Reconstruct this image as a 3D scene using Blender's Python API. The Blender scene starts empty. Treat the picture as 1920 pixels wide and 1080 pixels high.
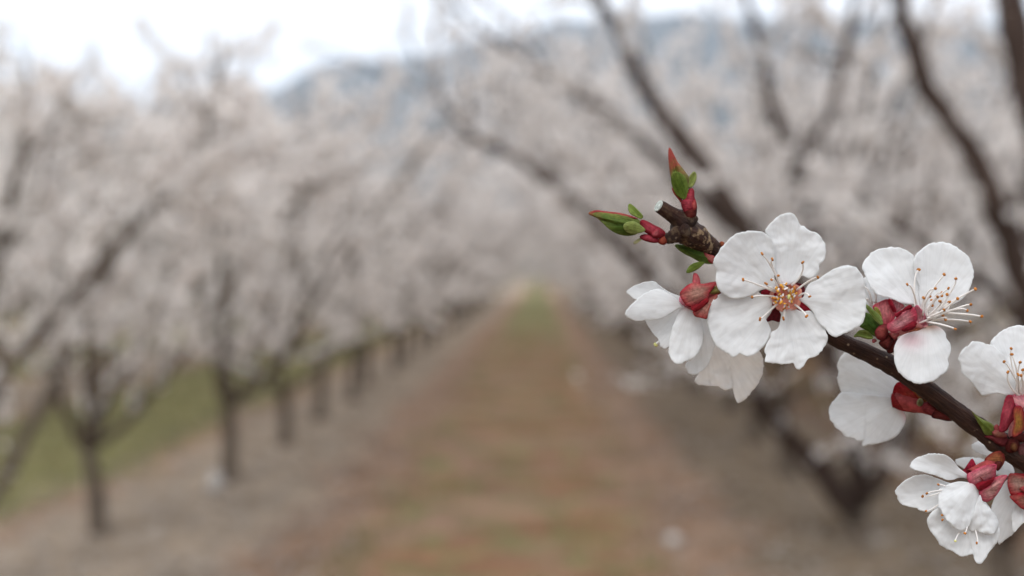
import bpy, math, random
import numpy as np
from mathutils import Vector, Matrix, noise

# ---------------------------------------------------------------- camera
S = bpy.context.scene
C = S.collection
W_PX, F_PX = 1920.0, 2410.0            # photograph width, focal length in its pixels
CAM_H = 1.40
D0 = 0.220                             # distance of the sharp twig
cam_d = bpy.data.cameras.new('camera')
cam = bpy.data.objects.new('camera', cam_d); C.objects.link(cam)
cam_d.sensor_width = 22.3
cam_d.lens = 22.3 * F_PX / W_PX
cam_d.clip_start = 0.01; cam_d.clip_end = 9000
cam_d.dof.use_dof = True
cam_d.dof.focus_distance = D0 + 0.0010
cam_d.dof.aperture_fstop = cam_d.lens / 3.95
cam.location = (0, 0, CAM_H)
YAW, PITCH = math.atan(50 / F_PX), math.atan(30 / F_PX)
RM = Matrix.Rotation(YAW, 3, 'Z') @ Matrix.Rotation(math.pi / 2 - PITCH, 3, 'X')
cam.rotation_euler = RM.to_euler()
S.camera = cam
CAM = Vector((0, 0, CAM_H))

def P(u, v, depth):
    """photo pixel + distance along the view axis -> point in the place"""
    return CAM + RM @ (Vector(((u - 960) / F_PX, -(v - 540) / F_PX, -1.0)) * depth)

def G(u, v, z=0.0):
    d = RM @ Vector(((u - 960) / F_PX, -(v - 540) / F_PX, -1.0))
    return CAM + d * ((z - CAM_H) / d.z)

# ---------------------------------------------------------------- light
SUN_EL, SUN_AZ = math.radians(52), math.radians(200)      # azimuth clockwise from +Y: behind the camera
wd = bpy.data.worlds.new('World'); S.world = wd; wd.use_nodes = True
nt = wd.node_tree; nt.nodes.clear()
out = nt.nodes.new('ShaderNodeOutputWorld'); bg = nt.nodes.new('ShaderNodeBackground')
sky = nt.nodes.new('ShaderNodeTexSky'); sky.sky_type = 'NISHITA'; sky.sun_disc = False
sky.sun_elevation = SUN_EL; sky.sun_rotation = SUN_AZ
tc = nt.nodes.new('ShaderNodeTexCoord'); mp = nt.nodes.new('ShaderNodeMapping')
mp.inputs['Scale'].default_value = (1, 1, 2.6)
cn = nt.nodes.new('ShaderNodeTexNoise'); cn.inputs['Scale'].default_value = 2.3
cn.inputs['Detail'].default_value = 4; cn.inputs['Roughness'].default_value = 0.5
cr = nt.nodes.new('ShaderNodeValToRGB')
cr.color_ramp.elements[0].position = 0.30; cr.color_ramp.elements[0].color = (0.70, 0.70, 0.70, 1)
cr.color_ramp.elements[1].position = 0.55; cr.color_ramp.elements[1].color = (0.97, 0.97, 0.97, 1)
mx = nt.nodes.new('ShaderNodeMix'); mx.data_type = 'RGBA'
mx.inputs[7].default_value = (10.9, 11.25, 11.9, 1)            # the overcast layer
bg.inputs['Strength'].default_value = 0.10
L = nt.links.new
L(tc.outputs['Generated'], mp.inputs[0]); L(mp.outputs[0], cn.inputs['Vector'])
L(cn.outputs['Fac'], cr.inputs[0]); L(cr.outputs[0], mx.inputs[0])
L(sky.outputs[0], mx.inputs[6]); L(mx.outputs[2], bg.inputs[0]); L(bg.outputs[0], out.inputs[0])
sl = bpy.data.lights.new('sun', 'SUN'); sl.energy = 1.5; sl.angle = math.radians(35); sl.color = (1, 0.98, 0.955)
so = bpy.data.objects.new('sun', sl); C.objects.link(so)
sd = Vector((math.sin(SUN_AZ) * math.cos(SUN_EL), math.cos(SUN_AZ) * math.cos(SUN_EL), math.sin(SUN_EL)))
so.rotation_euler = sd.to_track_quat('Z', 'Y').to_euler()
S.view_settings.view_transform = 'Standard'; S.view_settings.look = 'None'
S.view_settings.exposure = 0.48; S.view_settings.gamma = 1.0
S.view_settings.use_curve_mapping = False
S.render.engine = 'CYCLES'
S.cycles.use_denoising = True; S.cycles.adaptive_threshold = 0.02
S.cycles.max_bounces = 9; S.cycles.diffuse_bounces = 7; S.cycles.transmission_bounces = 7
S.cycles.volume_bounces = 2; S.cycles.caustics_reflective = False; S.cycles.caustics_refractive = False

# ---------------------------------------------------------------- materials
def new_mat(name):
    m = bpy.data.materials.new(name); m.use_nodes = True
    t = m.node_tree; t.nodes.clear()
    return m, t, t.nodes.new, t.links.new

def noise_node(t, scale, detail=4, rough=0.55, vec=None):
    n = t.nodes.new('ShaderNodeTexNoise'); n.inputs['Scale'].default_value = scale
    n.inputs['Detail'].default_value = detail; n.inputs['Roughness'].default_value = rough
    if vec is not None: t.links.new(vec, n.inputs['Vector'])
    return n

def ramp_node(t, src, stops):
    r = t.nodes.new('ShaderNodeValToRGB'); e = r.color_ramp.elements
    while len(e) < len(stops): e.new(0.5)
    for k, (p, c) in enumerate(stops):
        e[k].position = p; e[k].color = (*c, 1) if len(c) == 3 else c
    if src is not None: t.links.new(src, r.inputs[0])
    return r

def mix_node(t, fac, a, b, mode='MIX'):
    m = t.nodes.new('ShaderNodeMix'); m.data_type = 'RGBA'; m.blend_type = mode
    for sock, val in ((m.inputs[0], fac), (m.inputs[6], a), (m.inputs[7], b)):
        if hasattr(val, 'is_output'): t.links.new(val, sock)
        elif isinstance(val, (int, float)): sock.default_value = val
        else: sock.default_value = (*val, 1)
    return m.outputs[2]

def math_node(t, op, a, b=None, c=None):
    m = t.nodes.new('ShaderNodeMath'); m.operation = op
    for k, val in enumerate((a, b, c)):
        if val is None: continue
        if hasattr(val, 'is_output'): t.links.new(val, m.inputs[k])
        else: m.inputs[k].default_value = val
    return m.outputs[0]

def organ_mat(name, trans, rough, spec, vein, vein_scale, mottled, mot_scale, bump_d):
    """petals, sepals, leaves: colour from the piece's own pigment, thin and translucent"""
    m, t, N, K = new_mat(name)
    at = N('ShaderNodeAttribute'); at.attribute_name = 'Col'
    uv = N('ShaderNodeUVMap')
    mpp = N('ShaderNodeMapping'); K(uv.outputs[0], mpp.inputs[0]); mpp.inputs['Scale'].default_value = (vein_scale, 1.3, 1)
    vn = noise_node(t, 1.0, 3, 0.6, mpp.outputs[0])
    geo = N('ShaderNodeNewGeometry')
    mo = noise_node(t, mot_scale, 3, 0.6, geo.outputs['Position'])
    dark = mix_node(t, 1.0, at.outputs['Color'], (1 - mottled, 1 - mottled, 1 - mottled), 'MULTIPLY')
    rr = ramp_node(t, mo.outputs['Fac'], [(0.35, (0, 0, 0)), (0.65, (1, 1, 1))])
    c1 = mix_node(t, rr.outputs[0], dark, at.outputs['Color'])
    vr = ramp_node(t, vn.outputs['Fac'], [(0.40, (1 - vein,) * 3), (0.58, (1, 1, 1))])
    c2 = mix_node(t, 1.0, c1, vr.outputs[0], 'MULTIPLY')
    b = N('ShaderNodeBump'); b.inputs['Strength'].default_value = 0.55; b.inputs['Distance'].default_value = bump_d
    K(vn.outputs['Fac'], b.inputs['Height'])
    p = N('ShaderNodeBsdfPrincipled'); K(c2, p.inputs['Base Color']); p.inputs['Roughness'].default_value = rough
    p.inputs['Specular IOR Level'].default_value = spec; K(b.outputs[0], p.inputs['Normal'])
    tr = N('ShaderNodeBsdfTranslucent'); K(c2, tr.inputs[0]); K(b.outputs[0], tr.inputs['Normal'])
    ms = N('ShaderNodeMixShader'); ms.inputs[0].default_value = trans
    K(p.outputs[0], ms.inputs[1]); K(tr.outputs[0], ms.inputs[2])
    o = N('ShaderNodeOutputMaterial'); K(ms.outputs[0], o.inputs[0])
    return m

M_PETAL = organ_mat('petal_white', 0.44, 0.66, 0.12, 0.05, 20, 0.035, 420, 0.00004)
M_SEPAL = organ_mat('sepal_red', 0.20, 0.70, 0.12, 0.30, 15, 0.38, 2300, 0.00050)
M_LEAF = organ_mat('young_leaf', 0.28, 0.60, 0.18, 0.32, 15, 0.32, 2000, 0.00040)

def plain_mat(name, col, rough=0.6, spec=0.3, trans=0.0, var=0.25, scale=400):
    m, t, N, K = new_mat(name)
    geo = N('ShaderNodeNewGeometry')
    n = noise_node(t, scale, 3, 0.6, geo.outputs['Position'])
    r = ramp_node(t, n.outputs['Fac'], [(0.3, tuple(x * (1 - var) for x in col)), (0.7, tuple(min(1, x * (1 + var)) for x in col))])
    p = N('ShaderNodeBsdfPrincipled'); K(r.outputs[0], p.inputs['Base Color'])
    p.inputs['Roughness'].default_value = rough; p.inputs['Specular IOR Level'].default_value = spec
    o = N('ShaderNodeOutputMaterial')
    if trans:
        tr = N('ShaderNodeBsdfTranslucent'); K(r.outputs[0], tr.inputs[0])
        ms = N('ShaderNodeMixShader'); ms.inputs[0].default_value = trans
        K(p.outputs[0], ms.inputs[1]); K(tr.outputs[0], ms.inputs[2]); K(ms.outputs[0], o.inputs[0])
    else:
        K(p.outputs[0], o.inputs[0])
    return m

M_FILA = plain_mat('filament', (0.90, 0.87, 0.84), 0.45, 0.3, 0.25, 0.05, 900)
M_ANTH = plain_mat('anther', (0.40, 0.15, 0.030), 0.7, 0.2, 0, 0.45, 2600)
M_CUPD = plain_mat('calyx_dark', (0.30, 0.045, 0.045), 0.6, 0.2, 0.1, 0.4, 1100)
M_CUPA = plain_mat('calyx_peach', (0.80, 0.36, 0.27), 0.6, 0.2, 0.2, 0.3, 1100)
M_ANTH2 = plain_mat('anther_fresh', (0.62, 0.30, 0.045), 0.7, 0.15, 0, 0.4, 2600)
M_CUP = plain_mat('calyx_pink', (0.66, 0.27, 0.28), 0.6, 0.25, 0.15, 0.3, 1100)
M_STIG = plain_mat('pistil_green', (0.62, 0.60, 0.22), 0.5, 0.3, 0.15, 0.15, 900)

def twig_mat():
    m, t, N, K = new_mat('young_bark')
    uv = N('ShaderNodeUVMap'); geo = N('ShaderNodeNewGeometry')
    n1 = noise_node(t, 330, 5, 0.6, geo.outputs['Position'])
    mpp = N('ShaderNodeMapping'); K(uv.outputs[0], mpp.inputs[0]); mpp.inputs['Scale'].default_value = (22, 2.2, 1)
    n2 = noise_node(t, 1, 4, 0.6, mpp.outputs[0])
    base = ramp_node(t, n1.outputs['Fac'], [(0.30, (0.012, 0.005, 0.004)), (0.55, (0.036, 0.013, 0.009)), (0.78, (0.085, 0.038, 0.022))])
    strk = mix_node(t, 0.45, base.outputs[0], ramp_node(t, n2.outputs['Fac'], [(0.4, (0.014, 0.006, 0.005)), (0.68, (0.085, 0.043, 0.026))]).outputs[0])
    at = N('ShaderNodeAttribute'); at.attribute_name = 'Col'          # how far the pale skin has peeled
    vo = N('ShaderNodeTexVoronoi'); vo.inputs['Scale'].default_value = 720; K(geo.outputs['Position'], vo.inputs['Vector'])
    spot = ramp_node(t, vo.outputs['Distance'], [(0.10, (1, 1, 1)), (0.20, (0, 0, 0))])
    gate = noise_node(t, 240, 2, 0.5, geo.outputs['Position'])
    gt = ramp_node(t, gate.outputs['Fac'], [(0.46, (0, 0, 0)), (0.54, (1, 1, 1))])
    f1 = mix_node(t, 1.0, spot.outputs[0], gt.outputs[0], 'MULTIPLY')
    c = mix_node(t, f1, strk, (0.30, 0.21, 0.14))
    n3 = noise_node(t, 700, 3, 0.7, geo.outputs['Position'])
    pe = ramp_node(t, n3.outputs['Fac'], [(0.50, (0, 0, 0)), (0.60, (1, 1, 1))])
    f2 = mix_node(t, 1.0, pe.outputs[0], at.outputs['Color'], 'MULTIPLY')
    c = mix_node(t, f2, c, (0.30, 0.21, 0.12))
    b = N('ShaderNodeBump'); b.inputs['Strength'].default_value = 0.9; b.inputs['Distance'].default_value = 0.0006
    K(n2.outputs['Fac'], b.inputs['Height'])
    p = N('ShaderNodeBsdfPrincipled'); K(c, p.inputs['Base Color']); p.inputs['Roughness'].default_value = 0.60
    p.inputs['Specular IOR Level'].default_value = 0.20; K(b.outputs[0], p.inputs['Normal'])
    o = N('ShaderNodeOutputMaterial'); K(p.outputs[0], o.inputs[0])
    return m
M_TWIG = twig_mat()
M_CUT = plain_mat('cut_wood', (0.36, 0.38, 0.35), 0.85, 0.1, 0, 0.6, 2600)

def bark_mat(name, stops):
    m, t, N, K = new_mat(name)
    tcn = N('ShaderNodeTexCoord')
    mpp = N('ShaderNodeMapping'); K(tcn.outputs['Object'], mpp.inputs[0]); mpp.inputs['Scale'].default_value = (1, 1, 0.35)
    n = noise_node(t, 22, 6, 0.65, mpp.outputs[0])
    r = ramp_node(t, n.outputs['Fac'], stops)
    b = N('ShaderNodeBump'); b.inputs['Strength'].default_value = 0.8; b.inputs['Distance'].default_value = 0.01
    K(n.outputs['Fac'], b.inputs['Height'])
    p = N('ShaderNodeBsdfPrincipled'); K(r.outputs[0], p.inputs['Base Color']); p.inputs['Roughness'].default_value = 0.85
    p.inputs['Specular IOR Level'].default_value = 0.2; K(b.outputs[0], p.inputs['Normal'])
    o = N('ShaderNodeOutputMaterial'); K(p.outputs[0], o.inputs[0])
    return m
M_BARK = bark_mat('old_bark', [(0.30, (0.055, 0.041, 0.030)), (0.55, (0.115, 0.088, 0.066)), (0.75, (0.20, 0.165, 0.13))])
M_LIMB = bark_mat('limb_bark', [(0.30, (0.027, 0.017, 0.013)), (0.55, (0.065, 0.043, 0.034)), (0.78, (0.13, 0.095, 0.078))])

def blossom_mat(name, c0, c1, trans):
    m, t, N, K = new_mat(name)
    geo = N('ShaderNodeNewGeometry')
    r = ramp_node(t, geo.outputs['Random Per Island'], [(0.0, c0), (1.0, c1)])
    p = N('ShaderNodeBsdfPrincipled'); K(r.outputs[0], p.inputs['Base Color']); p.inputs['Roughness'].default_value = 0.65
    p.inputs['Specular IOR Level'].default_value = 0.15
    tr = N('ShaderNodeBsdfTranslucent'); K(r.outputs[0], tr.inputs[0])
    ms = N('ShaderNodeMixShader'); ms.inputs[0].default_value = trans
    K(p.outputs[0], ms.inputs[1]); K(tr.outputs[0], ms.inputs[2])
    o = N('ShaderNodeOutputMaterial'); K(ms.outputs[0], o.inputs[0])
    return m
M_BLOS = blossom_mat('blossom_white', (0.91, 0.86, 0.82), (0.94, 0.925, 0.90), 0.45)
M_BCUP = blossom_mat('blossom_calyx', (0.26, 0.07, 0.07), (0.38, 0.16, 0.10), 0.15)

# rows of trees run along +Y
ROW0, ROWS = -2.08, 3.85
def ground_mat():
    m, t, N, K = new_mat('orchard_floor')
    geo = N('ShaderNodeNewGeometry'); sp = N('ShaderNodeSeparateXYZ'); K(geo.outputs['Position'], sp.inputs[0])
    x, y = sp.outputs[0], sp.outputs[1]
    pos = geo.outputs['Position']
    wob = noise_node(t, 0.9, 3, 0.6, pos)
    xw = math_node(t, 'ADD', x, math_node(t, 'MULTIPLY', math_node(t, 'SUBTRACT', wob.outputs['Fac'], 0.5), 0.9))
    k = math_node(t, 'DIVIDE', math_node(t, 'SUBTRACT', xw, ROW0), ROWS)
    fr = math_node(t, 'SUBTRACT', k, math_node(t, 'FLOOR', math_node(t, 'ADD', k, 0.5)))
    d = math_node(t, 'MULTIPLY', math_node(t, 'ABSOLUTE', fr), ROWS)                 # distance from the row of trunks
    fine = noise_node(t, 30, 5, 0.7, pos); mid = noise_node(t, 3.2, 4, 0.6, pos); big = noise_node(t, 1.1, 3, 0.5, pos)
    grey = ramp_node(t, fine.outputs['Fac'], [(0.3, (0.17, 0.125, 0.088)), (0.5, (0.30, 0.235, 0.175)), (0.7, (0.43, 0.36, 0.29))])
    tan = ramp_node(t, fine.outputs['Fac'], [(0.3, (0.165, 0.098, 0.062)), (0.5, (0.28, 0.180, 0.122)), (0.72, (0.38, 0.265, 0.19))])
    red = ramp_node(t, fine.outputs['Fac'], [(0.3, (0.140, 0.068, 0.036)), (0.5, (0.240, 0.130, 0.074)), (0.72, (0.33, 0.195, 0.12))])
    grn = ramp_node(t, fine.outputs['Fac'], [(0.3, (0.11, 0.102, 0.042)), (0.5, (0.19, 0.172, 0.078)), (0.7, (0.27, 0.245, 0.12))])
    # greener in the neighbouring alley and farther along this one
    gx = ramp_node(t, math_node(t, 'MULTIPLY', math_node(t, 'ADD', x, 2.0), -0.5), [(0.0, (0, 0, 0)), (0.35, (1, 1, 1))])
    gy = ramp_node(t, math_node(t, 'MULTIPLY', math_node(t, 'SUBTRACT', y, 22.0), 0.03), [(0.0, (0, 0, 0)), (1.0, (1, 1, 1))])
    gsum = math_node(t, 'ADD', math_node(t, 'MULTIPLY', gx.outputs[0], 0.46), math_node(t, 'MULTIPLY', gy.outputs[0], 0.36))
    gf = math_node(t, 'ADD', mid.outputs['Fac'], gsum)
    gm = ramp_node(t, gf, [(0.50, (0, 0, 0)), (0.60, (1, 1, 1))])
    rm = ramp_node(t, big.outputs['Fac'], [(0.42, (0, 0, 0)), (0.58, (1, 1, 1))])
    centre = mix_node(t, gm.outputs[0], mix_node(t, rm.outputs[0], tan.outputs[0], red.outputs[0]), grn.outputs[0])
    f1 = ramp_node(t, d, [(0.95, (0, 0, 0)), (1.0, (1, 1, 1))])
    dn = math_node(t, 'ADD', d, math_node(t, 'MULTIPLY', math_node(t, 'SUBTRACT', mid.outputs['Fac'], 0.5), 0.8))
    f1 = ramp_node(t, math_node(t, 'MULTIPLY', dn, 0.5), [(0.26, (0, 0, 0)), (0.40, (1, 1, 1))])
    f2 = ramp_node(t, math_node(t, 'MULTIPLY', math_node(t, 'ADD', dn, math_node(t, 'MULTIPLY', gx.outputs[0], 0.32)), 0.5), [(0.53, (0, 0, 0)), (0.66, (1, 1, 1))])
    c = mix_node(t, f1.outputs[0], grey.outputs[0], tan.outputs[0])
    c = mix_node(t, f2.outputs[0], c, centre)
    pat = noise_node(t, 2.1, 3, 0.6, pos)
    pr = ramp_node(t, pat.outputs['Fac'], [(0.36, (0.78, 0.76, 0.73)), (0.50, (1, 1, 1)), (0.66, (1.15, 1.13, 1.10))])
    c = mix_node(t, 1.0, c, pr.outputs[0], 'MULTIPLY')
    canopy_shade = ramp_node(t, math_node(t, 'SUBTRACT', xw, 0.9), [(0.0, (1, 1, 1)), (0.3, (0.60, 0.57, 0.52))])  # shade under the right-hand crowns painted into the floor colour, with a browner tint
    c = mix_node(t, 1.0, c, canopy_shade.outputs[0], 'MULTIPLY')
    b = N('ShaderNodeBump'); b.inputs['Strength'].default_value = 0.8; b.inputs['Distance'].default_value = 0.03
    K(fine.outputs['Fac'], b.inputs['Height'])
    p = N('ShaderNodeBsdfPrincipled'); K(c, p.inputs['Base Color']); p.inputs['Roughness'].default_value = 0.95
    p.inputs['Specular IOR Level'].default_value = 0.1; K(b.outputs[0], p.inputs['Normal'])
    o = N('ShaderNodeOutputMaterial'); K(p.outputs[0], o.inputs[0])
    return m
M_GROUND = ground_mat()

def hill_mat():
    m, t, N, K = new_mat('wooded_hill')
    geo = N('ShaderNodeNewGeometry')
    n = noise_node(t, 0.012, 6, 0.65, geo.outputs['Position'])
    r = ramp_node(t, n.outputs['Fac'], [(0.35, (0.045, 0.048, 0.046)), (0.55, (0.085, 0.082, 0.075)), (0.72, (0.19, 0.17, 0.15))])
    p = N('ShaderNodeBsdfPrincipled'); K(r.outputs[0], p.inputs['Base Color']); p.inputs['Roughness'].default_value = 0.95
    p.inputs['Specular IOR Level'].default_value = 0.05
    o = N('ShaderNodeOutputMaterial'); K(p.outputs[0], o.inputs[0])
    return m
M_HILL = hill_mat()
M_GRASS = blossom_mat('grass_blade', (0.11, 0.135, 0.040), (0.25, 0.245, 0.10), 0.3)
M_STRAW = blossom_mat('dry_weed', (0.17, 0.09, 0.048), (0.30, 0.215, 0.14), 0.2)
M_LITTER = blossom_mat('dead_leaf', (0.19, 0.155, 0.125), (0.42, 0.375, 0.33), 0.1)
M_FALLEN = blossom_mat('fallen_petal', (0.72, 0.66, 0.64), (0.82, 0.78, 0.76), 0.3)

# ---------------------------------------------------------------- mesh helpers
def tag(o, label=None, cat=None, group=None, kind=None):
    for k, v in (('label', label), ('category', cat), ('group', group), ('kind', kind)):
        if v: o[k] = v
    return o

def link(name, me, parent=None):
    o = bpy.data.objects.new(name, me); C.objects.link(o)
    if parent is not None: o.parent = parent
    return o

def empty(name, loc):
    o = bpy.data.objects.new(name, None); C.objects.link(o); o.location = loc; o.empty_display_size = 0.05
    return o

def big_mesh(name, verts, loops, starts, totals, mats, mat_idx=None, smooth=False):
    me = bpy.data.meshes.new(name)
    me.vertices.add(len(verts)); me.vertices.foreach_set('co', np.asarray(verts, np.float32).ravel())
    me.loops.add(len(loops)); me.loops.foreach_set('vertex_index', np.asarray(loops, np.int32))
    me.polygons.add(len(starts)); me.polygons.foreach_set('loop_start', np.asarray(starts, np.int32))
    me.polygons.foreach_set('loop_total', np.asarray(totals, np.int32))
    for m in mats: me.materials.append(m)
    if mat_idx is not None: me.polygons.foreach_set('material_index', np.asarray(mat_idx, np.int32))
    me.polygons.foreach_set('use_smooth', np.full(len(starts), smooth))
    me.update(calc_edges=True); me.validate()
    return me

def small_mesh(name, verts, faces, mats, smooth=True, col=None, uv=None, midx=None):
    me = bpy.data.meshes.new(name)
    me.from_pydata([tuple(v) for v in verts], [], faces)
    for m in mats: me.materials.append(m)
    me.polygons.foreach_set('use_smooth', [smooth] * len(me.polygons))
    if midx is not None: me.polygons.foreach_set('material_index', midx)
    if col is not None:
        a = me.attributes.new('Col', 'FLOAT_COLOR', 'POINT')
        a.data.foreach_set('color', np.array([(*c, 1.0) for c in col], np.float32).ravel())
    if uv is not None:
        l = me.uv_layers.new(name='UVMap')
        vi = np.zeros(len(me.loops), np.int32); me.loops.foreach_get('vertex_index', vi)
        l.data.foreach_set('uv', np.array(uv, np.float32)[vi].ravel())
    me.update()
    return me

def smooth_path(pts, n):
    """Catmull-Rom through rows of numbers"""
    p = np.array(pts, float)
    if len(p) < 3:
        t = np.linspace(0, 1, n)[:, None]
        return p[0] * (1 - t) + p[-1] * t
    q = np.vstack([2 * p[0] - p[1], p, 2 * p[-1] - p[-2]])
    o = []
    m = len(p) - 1
    for k in range(n):
        s = k / (n - 1) * m
        i = min(int(s), m - 1); f = s - i
        a, b, c, d = q[i], q[i + 1], q[i + 2], q[i + 3]
        o.append(0.5 * (2 * b + (c - a) * f + (2 * a - 5 * b + 4 * c - d) * f * f + (3 * b - a - 3 * c + d) * f ** 3))
    return np.array(o)

def tube(path, rad, sides=8, cap=True):
    path = np.asarray(path, float); n = len(path); rad = np.asarray(rad, float)
    tan = np.gradient(path, axis=0); tan /= np.linalg.norm(tan, axis=1)[:, None] + 1e-12
    ref = np.array([0.31, 0.2, 0.93]) if abs(tan[0] @ np.array([0.31, 0.2, 0.93])) < 0.9 else np.array([0.9, -0.4, 0.1])
    V = np.zeros((n, sides, 3)); prev = ref
    ang = np.linspace(0, 2 * np.pi, sides, endpoint=False)
    for i in range(n):
        a = prev - tan[i] * (prev @ tan[i]); a /= np.linalg.norm(a) + 1e-12
        b = np.cross(tan[i], a); prev = a
        r = rad[i]
        V[i] = path[i] + r * (np.cos(ang)[:, None] * a + np.sin(ang)[:, None] * b)
    F = []
    for i in range(n - 1):
        for j in range(sides):
            k = (j + 1) % sides
            F.append((i * sides + j, i * sides + k, (i + 1) * sides + k, (i + 1) * sides + j))
    V = V.reshape(-1, 3)
    if cap:
        F.append(tuple(range(sides - 1, -1, -1))); F.append(tuple((n - 1) * sides + j for j in range(sides)))
    return V, F

def join(parts):
    V, F, off = [], [], 0
    for v, f in parts:
        V.append(v); F += [tuple(i + off for i in q) for q in f]; off += len(v)
    return np.vstack(V), F

# ================================================================= setting
# ground: one sheet, finer near the alley
def ground():
    gx = np.concatenate([np.linspace(-3200, -60, 12), np.linspace(-30, -9, 8), np.linspace(-8, 8, 90), np.linspace(9, 30, 8), np.linspace(60, 3200, 12)])
    gy = np.concatenate([np.linspace(-3200, -30, 12), np.linspace(-20, 2, 10), np.linspace(2.3, 22, 130), np.linspace(23, 120, 60), np.linspace(160, 3200, 14)])
    X, Y = np.meshgrid(gx, gy)
    Z = np.zeros_like(X)
    for i in range(X.shape[0]):
        for j in range(X.shape[1]):
            x, y = X[i, j], Y[i, j]
            if abs(x) < 31 and -25 < y < 125:
                Z[i, j] = 0.05 * noise.noise((x * 0.7, y * 0.35, 1.3)) + 0.025 * noise.noise((x * 2.6, y * 2.2, 5.0))
    nx, ny = len(gx), len(gy)
    V = np.stack([X, Y, Z], -1).reshape(-1, 3)
    F = [(j * nx + i, j * nx + i + 1, (j + 1) * nx + i + 1, (j + 1) * nx + i) for j in range(ny - 1) for i in range(nx - 1)]
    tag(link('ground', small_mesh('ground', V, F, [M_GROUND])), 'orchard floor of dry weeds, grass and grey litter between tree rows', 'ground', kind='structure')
ground()

def hills():
    prof = [(-500, 215), (0, 215), (250, 200), (400, 182), (500, 176), (580, 125), (630, 105), (720, 112), (850, 85), (950, 62), (1040, 42), (1150, 30),
            (1300, 26), (1450, 34), (1600, 40), (1780, 46), (1920, 44), (2300, 60)]
    pu, pv = np.array(prof).T
    naz, nr = 420, 26
    V, F = [], []
    for a in range(naz):
        az = 2 * math.pi * a / naz - math.pi            # clockwise from +Y
        if abs(az) < 0.8:
            u = 1010 + F_PX * math.tan(az); v = np.interp(u, pu, pv)
            el = (510 - v) / F_PX * math.cos(az)
        else:
            el = 0.145
        w = min(1, max(0, (abs(az) - 0.5) / 0.3))
        el = el * (1 - w) + w * (0.145 + 0.05 * noise.noise((2.2 * math.cos(az), 2.2 * math.sin(az), 3)))
        el += 0.004 * noise.noise((30 * az, 0, 0)) + 0.002 * noise.noise((90 * az, 0, 4))
        for k in range(nr):
            t = k / (nr - 1); r = 420 + t * 2000
            h = el * 1700 * min(1, (t / 0.64)) ** 1.5
            if t > 0.64: h *= 1 - 0.8 * ((t - 0.64) / 0.36) ** 1.4
            x, y = r * math.sin(az), r * math.cos(az)
            if 0.05 < t < 0.62: h *= 1 + 0.25 * (1 - t / 0.62) * noise.noise((x * 0.006, y * 0.006, 9))
            V.append((x, y, h - 1.0))
    for a in range(naz):
        b = (a + 1) % naz
        for k in range(nr - 1):
            F.append((a * nr + k, a * nr + k + 1, b * nr + k + 1, b * nr + k))
    tag(link('hills', small_mesh('hills', V, F, [M_HILL])), 'hazy blue wooded hills beyond the orchard', 'hills', kind='structure')
hills()

# the air
hm = bpy.data.materials.new('thin_haze'); hm.use_nodes = True; t_ = hm.node_tree; t_.nodes.clear()
pv_ = t_.nodes.new('ShaderNodeVolumePrincipled'); pv_.inputs['Color'].default_value = (0.74, 0.86, 1.0, 1)
pv_.inputs['Density'].default_value = 0.00032
ho_ = t_.nodes.new('ShaderNodeOutputMaterial'); t_.links.new(pv_.outputs[0], ho_.inputs['Volume'])
hx, hz0, hz1 = 3300, -3.0, 360
HV = [(sx * hx, sy * hx, z) for z in (hz0, hz1) for sx, sy in ((-1, -1), (1, -1), (1, 1), (-1, 1))]
HF = [(0, 3, 2, 1), (4, 5, 6, 7), (0, 1, 5, 4), (1, 2, 6, 5), (2, 3, 7, 6), (3, 0, 4, 7)]
tag(link('haze', small_mesh('haze', HV, HF, [hm], smooth=False)), 'thin bluish haze lying over the far hills', 'haze', kind='stuff')

# ================================================================= trees
def bt_template():
    """one small far blossom: five bent petals and a red calyx"""
    V, F, Mi = [], [], []
    for k in range(5):
        a = 2 * math.pi * k / 5
        c, s = math.cos(a), math.sin(a)
        def q(r, w, z): return (c * r - s * w, s * r + c * w, z)
        i = len(V)
        V += [q(0.10, 0, 0), q(0.62, -0.46, 0.16), q(1.0, 0.0, 0.24), q(0.62, 0.46, 0.16)]
        F.append((i, i + 1, i + 2, i + 3)); Mi.append(0)
    i = len(V)
    V += [(0.22, 0, -0.02), (-0.12, 0.2, -0.02), (-0.12, -0.2, -0.02), (0, 0, -0.42)]
    F += [(i, i + 3, i + 1), (i + 1, i + 3, i + 2), (i + 2, i + 3, i)]; Mi += [1, 1, 1]
    return np.array(V, float), F, Mi
BT_V, BT_F, BT_M = bt_template()
BT_TOT = np.array([len(f) for f in BT_F]); BT_LOOP = np.concatenate([np.array(f) for f in BT_F])

def crown_mesh(name, pos, nor, rng):
    n = len(pos)
    nor = nor / (np.linalg.norm(nor, axis=1)[:, None] + 1e-9)
    tmp = rng.normal(size=(n, 3)); tx = np.cross(nor, tmp); tx /= np.linalg.norm(tx, axis=1)[:, None] + 1e-9
    ty = np.cross(nor, tx)
    sc = rng.uniform(0.0150, 0.0200, n)
    V = pos[:, None, :] + sc[:, None, None] * (BT_V[None, :, 0:1] * tx[:, None, :] + BT_V[None, :, 1:2] * ty[:, None, :] + BT_V[None, :, 2:3] * nor[:, None, :])
    nv, nl = len(BT_V), len(BT_LOOP)
    loops = (BT_LOOP[None] + (np.arange(n) * nv)[:, None]).ravel()
    tot = np.tile(BT_TOT, n); st = np.concatenate([[0], np.cumsum(tot)[:-1]])
    return big_mesh(name, V.reshape(-1, 3), loops, st, tot, [M_BLOS, M_BCUP], np.tile(BT_M, n))

def unit(v): return v / (np.linalg.norm(v) + 1e-9)

def wander(rng, p, d, length, n, jit, up):
    pts = [np.array(p, float)]; d = unit(np.array(d, float))
    for _ in range(n):
        d = unit(d + rng.normal(size=3) * jit + np.array([0, 0, up]))
        pts.append(pts[-1] + d * (length / n))
    return np.array(pts)

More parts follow.
